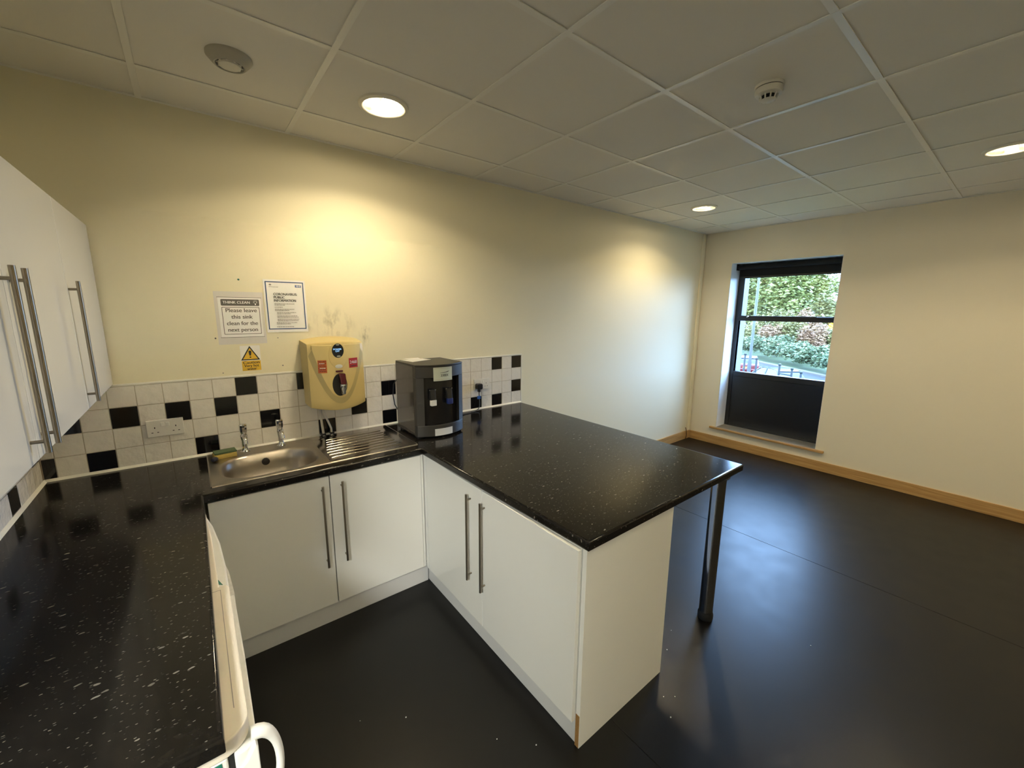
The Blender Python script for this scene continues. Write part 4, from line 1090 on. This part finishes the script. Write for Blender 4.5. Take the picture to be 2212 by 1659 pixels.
# papers on the dispenser
def flat_sheet(name, pts, z, m, label):
    o = prism(name, pts, z, z+0.0012, 'z', m); tag(o, label, 'paper', 'papers on the water dispenser'); return o
flat_sheet('paper_sheet', [(1.652, -0.165), (1.676, -0.290), (1.830, -0.236), (1.806, -0.160)], Z1+0.0002, 'paper', 'lower white paper sheet on top of the water dispenser')
bm = bmesh.new(); add_prism(bm, [(1.675, -0.150), (1.712, -0.255), (1.770, -0.235), (1.780, -0.148)], Z1+0.0018, Z1+0.0028, 'z')
for v in bm.verts:
    v.co.z += max(0.0, (v.co.y+0.2)*0.10)
o = finish('paper_sheet', bm, 'paper'); tag(o, 'upper curled paper sheet on top of the water dispenser', 'paper', 'papers on the water dispenser')

# ------------------------------------------------------------------ appliances under the left worktop
t = empty('fridge', (0.31, -1.55, 0.0), 'white under-counter fridge with a loop handle at the near end', 'fridge', 'white under-counter appliances')
FY0, FY1 = -1.826, -1.272
box('body', 0.040, 0.572, FY0+0.004, FY1-0.002, 0.020, 0.795, 'appliance_white', t, bev=0.004)
lid = prism('top_lid', [(0.040, FY0), (0.560, FY0)] + [(0.560+0.052*math.sin(a), FY0+0.050-0.050*math.cos(a)) for a in [PI/2*k/8 for k in range(1, 9)]]
            + [(0.612, FY1-0.012), (0.606, FY1)] + [(0.040, FY1)], 0.797, 0.8335, 'z', 'appliance_cream', t, bev=0.003)
pieces('lid_groove', [(0.590, 0.5915, FY0+0.075, FY1-0.02, 0.8330, 0.8338), (0.560, 0.590, FY1-0.0215, FY1-0.020, 0.8330, 0.8338)], 'ink_faint', lid)
box('gasket', 0.5725, 0.582, FY0+0.008, FY1-0.004, 0.06, 0.792, 'black_rubber', t, bev=0)
dr = prism('door', [(0.5825, FY0+0.001), (0.596, FY0+0.001)] + [(0.596+0.026*math.sin(a), FY0+0.027-0.026*math.cos(a)) for a in [PI/2*k/8 for k in range(1, 9)]]
           + [(0.624, (FY0+FY1)/2), (0.622, FY1-0.004), (0.5825, FY1-0.004)], 0.060, 0.7945, 'z', 'appliance_white', t, bev=0.003)
# loop handle
bm = bmesh.new(); path = []
for k in range(21):
    a = PI*k/20
    path.append((0.612 + 0.046*math.sin(a)**0.75, FY0+0.022, 0.715 + 0.088*math.cos(a)))
add_tube(bm, path, [0.008+0.006*abs(math.cos(PI*k/20))**3 for k in range(21)], 14)
finish('handle', bm, 'appliance_white', dr, angle=60)
bm = bmesh.new(); add_prism(bm, rrect(0.588, 0.618, 0.775, 0.800, 0.006), FY0-0.002, FY0+0.010, 'y'); bm.free()
prism('handle_mount', [(0.590, 0.762), (0.600, 0.768), (0.618, 0.798), (0.622, 0.790), (0.622, 0.700), (0.592, 0.700)], FY0-0.003, FY0+0.02, 'y', 'appliance_white', dr, bev=0.002)
box('energy_sticker', 0.548, 0.562, FY0+0.0028, FY0+0.0039, 0.765, 0.790, 'sticker_green', t, bev=0)
pieces('foot', [(0.06, 0.10, FY0+0.03, FY0+0.07, 0, 0.021), (0.06, 0.10, FY1-0.07, FY1-0.03, 0, 0.021), (0.50, 0.54, FY0+0.03, FY0+0.07, 0, 0.021), (0.50, 0.54, FY1-0.07, FY1-0.03, 0, 0.021)], 'black_rubber', t)

t = empty('freezer', (0.31, -0.96, 0.0), 'grubby white appliance with a bowed front next to the sink cupboard', 'appliance', 'white under-counter appliances')
AY0, AY1 = -1.262, -0.660
def bowx(y, x0, b_): u = (y-(AY0+AY1)/2)/((AY1-AY0)/2); return x0 + b_*(1-u*u)
def bowpoly(x0, b_, ya, yb_, back, n=14): return [(back, ya)] + [(0, 0)]*0 + [(bowx(ya+(yb_-ya)*k/n, x0, b_), ya+(yb_-ya)*k/n) for k in range(n+1)] + [(back, yb_)]
box('body', 0.040, 0.555, AY0+0.004, AY1-0.004, 0.020, 0.790, 'appliance_white', t, bev=0.003)
prism('top_panel', [(0.04, AY0), (0.588, AY0), (0.588, AY0+0.02), (0.582, -0.90), (0.572, AY1-0.02), (0.560, AY1), (0.04, AY1)], 0.791, 0.824, 'z', 'appliance_cream', t, bev=0.004)
prism('control_fascia', [(0.5555, AY0+0.003), (0.612, AY0+0.003), (0.612, -1.10), (0.605, -0.93), (0.590, -0.77), (0.572, AY1-0.003), (0.5555, AY1-0.003)], 0.70, 0.806, 'z', 'appliance_white', t, bev=0.006, seg=3)
prism('door', [(0.5555, AY0+0.003), (0.624, AY0+0.003), (0.626, -1.10), (0.620, -0.95), (0.600, -0.80), (0.572, AY1-0.003), (0.5555, AY1-0.003)], 0.060, 0.698, 'z', 'appliance_dirty', t, bev=0.006, seg=3)
prism('corner_sticker', [(0.582, -1.165), (0.598, -1.224), (0.583, -1.21)], 0.8065, 0.8075, 'z', 'sticker_green', t)
pieces('foot', [(0.06, 0.10, AY0+0.03, AY0+0.07, 0, 0.021), (0.06, 0.10, AY1-0.07, AY1-0.03, 0, 0.021), (0.50, 0.54, AY0+0.03, AY0+0.07, 0, 0.021), (0.50, 0.54, AY1-0.07, AY1-0.03, 0, 0.021)], 'black_rubber', t)

# ------------------------------------------------------------------ loose cables and crumbs on the floor
o = tube('corner_cable', [(5.60, -0.012, 0.155), (5.605, -0.024, 0.11), (5.61, -0.028, 0.06), (5.595, -0.030, 0.02), (5.57, -0.034, 0.004)], 0.005, 'cable_brown', seg=8)
tag(o, 'thin dark cable running down the skirting in the far corner', 'cable', 'loose cables near the far corner')
o = tube('floor_cable', [(4.55, -0.60, 0.006), (4.72, -0.56, 0.006), (4.88, -0.58, 0.008), (4.98, -0.66, 0.012), (4.98, -0.74, 0.006), (4.86, -0.80, 0.006)], 0.007, 'cable_black', seg=8)
tag(o, 'black cable curled on the floor behind the peninsula', 'cable', 'loose cables near the far corner')
crumb_xy = [(2.432, -1.714), (2.10, -1.93), (2.00, -1.97), (1.134, -1.301), (1.487, -1.711), (2.06, -1.90), (2.30, -1.77), (2.36, -1.66), (1.10, -1.55), (0.98, -1.20), (1.38, -1.60), (2.9, -2.2), (3.2, -1.5)]
for k, (x, y) in enumerate(crumb_xy):
    bm = bmesh.new(); s = random.uniform(0.0016, 0.0030)
    bmesh.ops.create_icosphere(bm, subdivisions=1, radius=s, matrix=Matrix.Translation((x, y, s*0.7)) @ Matrix.Diagonal((random.uniform(0.8, 1.5), 1, 0.7, 1)))
    o = finish('crumb', bm, 'paper'); tag(o, 'tiny white crumb on the black floor', 'crumb', 'crumbs on the floor')

# ------------------------------------------------------------------ outdoors, seen through the window
CP = Vector((0.602, -2.669, 1.655)); GZ = -3.45
def at(az, d, z): a = math.radians(az); return Vector((CP.x + d*math.cos(a), CP.y + d*math.sin(a), z))
g = box('lawn', 7.0, 160, -90, 120, GZ-0.4, GZ-0.02, 'grass', bev=0); tag(g, 'grass verge outside the window', 'grass', kind='structure')
ra, rb = at(23.5, 53, GZ), at(8, 36, GZ)
dirv = (rb-ra).normalized(); nrm = Vector((dirv.y, -dirv.x, 0))
if nrm.x > 0: nrm = -nrm
def strip(name, off0, off1, z, h, m, label, cat, ext=40):
    p = [ra - dirv*ext + nrm*off0, rb + dirv*ext + nrm*off0, rb + dirv*ext + nrm*off1, ra - dirv*ext + nrm*off1]
    o = prism(name, [(q.x, q.y) for q in p], z, z+h, 'z', m, base=(ra.x, ra.y, z)); tag(o, label, cat, kind='structure'); return o
strip('road', 0.0, 15.0, GZ-0.02, 0.03, 'asphalt', 'grey road outside the window', 'road')
strip('kerb', -0.6, 0.0, GZ-0.02, 0.16, 'kerb', 'pale kerb along the road outside', 'kerb')

def car(loc, rz, paint, label, group='parked cars'):
    t = empty('car', loc, label, 'car', group)
    R = Matrix.Translation(loc) @ Matrix.Rotation(rz, 4, 'Z')
    def fin(name, bm, m, parent=t, angle=40):
        bm.transform(R); return finish(name, bm, m, parent, angle=angle)
    # body side profile (x forward, z up), lofted across the width
    prof = [(-2.05, 0.32), (-2.10, 0.60), (-2.04, 0.92), (-1.95, 0.98), (-0.2, 1.0), (0.75, 0.97), (1.75, 0.82), (2.08, 0.66), (2.10, 0.40), (2.0, 0.30)]
    def loft(prof, ws):
        bm = bmesh.new(); rings = []
        for y, k, zc in ws:
            rings.append([bm.verts.new((p[0]*k, y, zc+(p[1]-zc)*k if False else p[1])) for p in prof])
        n = len(prof)
        for a, b_ in zip(rings, rings[1:]):
            for i in range(n): bm.faces.new((a[i], a[(i+1) % n], b_[(i+1) % n], b_[i]))
        bm.faces.new(rings[0]); bm.faces.new(rings[-1][::-1]); return bm
    fin('bodywork', loft(prof, [(-0.86, 0.96, 0), (-0.82, 0.99, 0), (-0.5, 1, 0), (0.5, 1, 0), (0.82, 0.99, 0), (0.86, 0.96, 0)]), paint)
    cab = [(-1.90, 0.96), (-1.72, 1.22), (-1.50, 1.38), (-0.9, 1.45), (0.0, 1.43), (0.35, 1.33), (1.0, 0.96)]
    def cabin(prof, w0, w1):
        bm = bmesh.new(); rings = []
        for s in (-1, 1):
            rings.append([bm.verts.new((p[0], s*(w0+(w1-w0)*(p[1]-0.96)/0.5), p[1])) for p in prof])
        n = len(prof)
        for i in range(n): bm.faces.new((rings[0][i], rings[0][(i+1) % n], rings[1][(i+1) % n], rings[1][i]))
        bm.faces.new(rings[0]); bm.faces.new(rings[1][::-1]); return bm
    fin('cabin_glass', cabin(cab, 0.80, 0.66), 'car_glass')
    bm = bmesh.new(); add_prism(bm, [(-1.55, 1.375), (-0.9, 1.455), (0.0, 1.438), (0.30, 1.355), (0.30, 1.37), (0.0, 1.465), (-0.9, 1.48), (-1.57, 1.40)], -0.70, 0.70, 'y')
    fin('roof', bm, 'car_white' if paint == 'car_red' else paint)
    bm = bmesh.new()
    for s in (-1, 1):
        for (x0, x1) in ((-1.88, -1.50), (1.0, 0.30)):
            add_tube(bm, [(x0, s*0.80, 0.97), (x1, s*0.68, 1.40)], 0.05, 6)
        add_tube(bm, [(-0.35, s*0.80, 0.98), (-0.38, s*0.68, 1.42)], 0.04, 6)
    fin('roof_pillars', bm, paint)
    bm = bmesh.new(); add_box(bm, -2.13, -1.95, -0.84, 0.84, 0.34, 0.60, 0.04); fin('rear_bumper', bm, paint)
    bm = bmesh.new(); add_box(bm, 1.95, 2.13, -0.84, 0.84, 0.32, 0.54, 0.04); fin('front_bumper', bm, paint)
    for s in (-1, 1):
        bm = bmesh.new(); add_box(bm, -2.09, -1.9, s*0.62-0.14, s*0.62+0.14, 0.68, 0.88, 0.03); fin('tail_light', bm, 'tail_light')
        for x in (-1.3, 1.3):
            bm = bmesh.new(); add_lathe(bm, [(0, -0.09), (0.20, -0.10), (0.31, -0.09), (0.32, 0), (0.31, 0.09), (0, 0.09)], (x, s*0.80, 0.32), 'y', 20); fin('wheel', bm, 'tyre')
    bm = bmesh.new(); add_box(bm, -2.125, -2.10, -0.26, 0.26, 0.62, 0.74); fin('number_plate', bm, 'sign_yellow')
    return t
ra_ang = math.atan2(dirv.y, dirv.x)
car(at(21.75, 40, GZ+0.01), math.radians(22), 'car_red', 'red car with a white roof on the road outside the window')
car(at(18.9, 32.5, GZ+0.01), ra_ang+PI, 'car_silver', 'silver blue car seen just above the black window panel')

p = at(21.45, 37.5, GZ)
t = empty('lamp_post', p, 'tall pale grey lamp post beside the road', 'lamp post')
tube('column', [p + Vector((0, 0, z)) for z in (-0.05, 1.2)], 0.14, 'post_grey', t, seg=14)
tube('shaft', [p + Vector((0, 0, 1.2)), p + Vector((0, 0, 9.5))], [0.11, 0.075], 'post_grey', t, seg=14)
tube('arm', [p + Vector((0, 0, 9.4)), p + Vector((-0.4, -0.2, 9.75)), p + Vector((-1.3, -0.6, 9.85))], 0.05, 'post_grey', t, seg=10)
box('lantern', p.x-2.0, p.x-1.2, p.y-0.85, p.y-0.50, GZ+9.76, GZ+9.94, 'post_grey', t, bev=0.04)

# railings: posts with rails
for k, (u_az, topz, d, kind) in enumerate(((22.0, -0.0905, 26, 0), (20.75, -0.099, 26, 0), (18.35, -0.1085, 26, 1), (17.1, -0.1155, 26, 1), (16.2, -0.1215, 26, 0))):
    b_ = at(u_az, d, GZ); top = CP.z + topz*d
    t = empty('railing_post', b_, None, 'railing', 'black railing posts outside')
    t['label'] = ['black railing post in front of the red car, leftmost', 'black railing post at the right side of the red car', 'black railing post at the left end of the crossbar',
                  'black railing post at the right end of the crossbar', 'rightmost short black railing post by the kerb'][k]
    tube('post', [b_, (b_.x, b_.y, top)], 0.05, 'rail_black', t, seg=8)
    lathe('finial', [(0.05, 0), (0.07, 0.03), (0.07, 0.10), (0.0, 0.14)], (b_.x, b_.y, top), 'rail_black', t, seg=10)
a = at(18.35, 26, CP.z-0.124*26); b_ = at(17.1, 26, CP.z-0.1265*26)
o = tube('railing_crossbar', [a, b_], 0.035, 'rail_black', seg=8); tag(o, 'black crossbar between two railing posts outside', 'railing')

# planting
def leaf_blob(bm, c, rx, ry, rz, n, size, jag=0.25):
    for _ in range(n):
        th = random.uniform(0, 2*PI); cz = random.uniform(-0.6, 1.0); sr = math.sqrt(max(0, 1-cz*cz))
        k = random.uniform(0.12, 1.0)**0.5 * (1 + jag*math.sin(5*th+c.x)*math.cos(4*cz+c.y))
        p = Vector((c.x+rx*k*sr*math.cos(th), c.y+ry*k*sr*math.sin(th), c.z+rz*k*cz))
        q = Matrix.Rotation(random.uniform(0, 2*PI), 3, 'Z') @ Matrix.Rotation(random.uniform(0.2, 1.4), 3, 'X')
        s = size*random.uniform(0.6, 1.3)
        v = [bm.verts.new(p + q @ Vector(w)*s) for w in ((-0.5, 0, 0), (0, -0.32, 0.1), (0.5, 0, 0), (0, 0.32, 0.1))]
        bm.faces.new(v)
def plant(name, c, r, leaf, label, cat, group, n, size, trunk=True, lumps=5, core=True):
    base = Vector((c.x, c.y, GZ))
    t = empty(name, base, label, cat, group)
    bm = bmesh.new()
    cs = [(c, 0.75)]
    for k in range(lumps):
        a = 2*PI*k/lumps + random.uniform(-0.3, 0.3)
        cs.append((c + Vector((r[0]*0.55*math.cos(a), r[1]*0.55*math.sin(a), r[2]*random.uniform(-0.35, 0.45))), random.uniform(0.45, 0.62)))
    for cc, k in cs:
        if core:
            bmesh.ops.create_icosphere(bm, subdivisions=2, radius=1.0, matrix=Matrix.Translation(cc) @ Matrix.Diagonal((r[0]*k*0.5, r[1]*k*0.5, r[2]*k*0.5, 1)))
        leaf_blob(bm, cc, r[0]*k, r[1]*k, r[2]*k, n//len(cs), size)
    me = bpy.data.meshes.new('foliage'); bm.transform(Matrix.Translation(-base)); bm.to_mesh(me); bm.free(); me.materials.append(M[leaf])
    o = bpy.data.objects.new('foliage', me); link(o, t, base)
    if trunk: tube('trunk', [base, base + Vector((0.1, 0, (c.z-GZ)*0.5)), Vector((c.x, c.y, c.z))], [0.28, 0.22, 0.12], 'bark', t, seg=8)
G1 = 'shrubs on the bank outside'; G2 = 'trees beyond the bank outside'
shr = [(22.3, 56.0, 1.3, 2.3, 'leaf_teal', 'blue green shrub at the left edge of the bank'),
       (20.5, 53.5, 1.4, 2.6, 'leaf_teal', 'blue green shrub just right of the lamp post'),
       (18.8, 51.0, 1.45, 2.8, 'leaf_teal', 'dense blue green shrub in the middle of the bank'),
       (17.1, 48.5, 1.4, 2.5, 'leaf_teal', 'blue green shrub above the crossbar railing'),
       (15.4, 46.0, 1.35, 2.2, 'leaf_teal', 'low blue green shrub right of the middle of the window'),
       (13.7, 43.5, 1.3, 2.0, 'leaf_teal', 'low blue green shrub near the right edge of the window'),
       (12.0, 41.0, 1.3, 1.9, 'leaf_teal', 'blue green shrub past the right edge of the window'),
       (21.6, 61.0, 1.4, 4.2, 'leaf_olive', 'olive green shrub rising behind the lamp post'),
       (19.6, 56.5, 1.4, 4.0, 'leaf_russet', 'russet shrub rising behind the bank beside the lamp post'),
       (17.6, 57.5, 1.4, 4.4, 'leaf_olive', 'olive green shrub rising behind the middle of the bank'),
       (15.6, 51.5, 1.3, 3.9, 'leaf_russet', 'russet shrub rising behind the right half of the bank'),
       (13.6, 52.5, 1.3, 3.6, 'leaf_olive', 'olive shrub rising behind the right edge of the bank'),
       (20.6, 68.0, 1.8, 5.6, 'leaf_olive', 'tall pale shrub under the trees behind the lamp post'),
       (18.4, 62.5, 1.8, 5.6, 'leaf_olive', 'tall pale shrub under the trees in the middle'),
       (16.2, 65.5, 1.8, 5.6, 'leaf_russet', 'tall russet shrub just below the window transom'),
       (14.0, 58.0, 0.9, 4.6, 'leaf_yellow', 'bright yellow shrub at the right edge of the lower pane')]
for az, d, r, hz, leaf, lab in shr:
    c = at(az, d, GZ + hz*0.5)
    plant('shrub', c, (r, r, hz*0.56), leaf, lab, 'shrub', G1, 3200, 0.30, trunk=False, lumps=6, core=False)
trs = [(23.6, 72, 2.8, 7.5, 4.2, 'leaf_tree', 'green tree at the left edge of the window view', 9000),
       (21.0, 82, 2.6, 8.0, 5.0, 'leaf_tree', 'tall green tree behind the lamp post', 9000),
       (18.3, 72, 2.8, 8.2, 5.0, 'leaf_tree', 'broad yellow green tree filling the upper pane', 9000),
       (16.6, 82, 2.4, 8.2, 5.2, 'leaf_tree', 'yellow green tree right of the middle of the upper pane', 9000),
       (14.2, 71, 2.2, 4.4, 0.6, 'leaf_olive', 'lower tree at the right edge below the open sky', 5000),
       (19.6, 95, 3.6, 9.5, 7.0, 'leaf_tree', 'distant green tree top above the other trees', 9000),
       (14.7, 93, 2.0, 6.0, 4.6, 'leaf_tree', 'thin sparse tree against the sky at the right', 900),
       (22.2, 106, 3.6, 9.0, 6.0, 'leaf_tree', 'distant tree at the top left of the window view', 8000),
       (17.6, 106, 3.6, 9.5, 6.5, 'leaf_tree', 'distant tree behind the middle of the upper pane', 8000)]
for az, d, r, hz, zc, leaf, lab, n_ in trs:
    plant('tree', at(az, d, zc-0.5), (r, r, hz), leaf, lab, 'tree', G2, n_, 0.55, lumps=8, core=False)
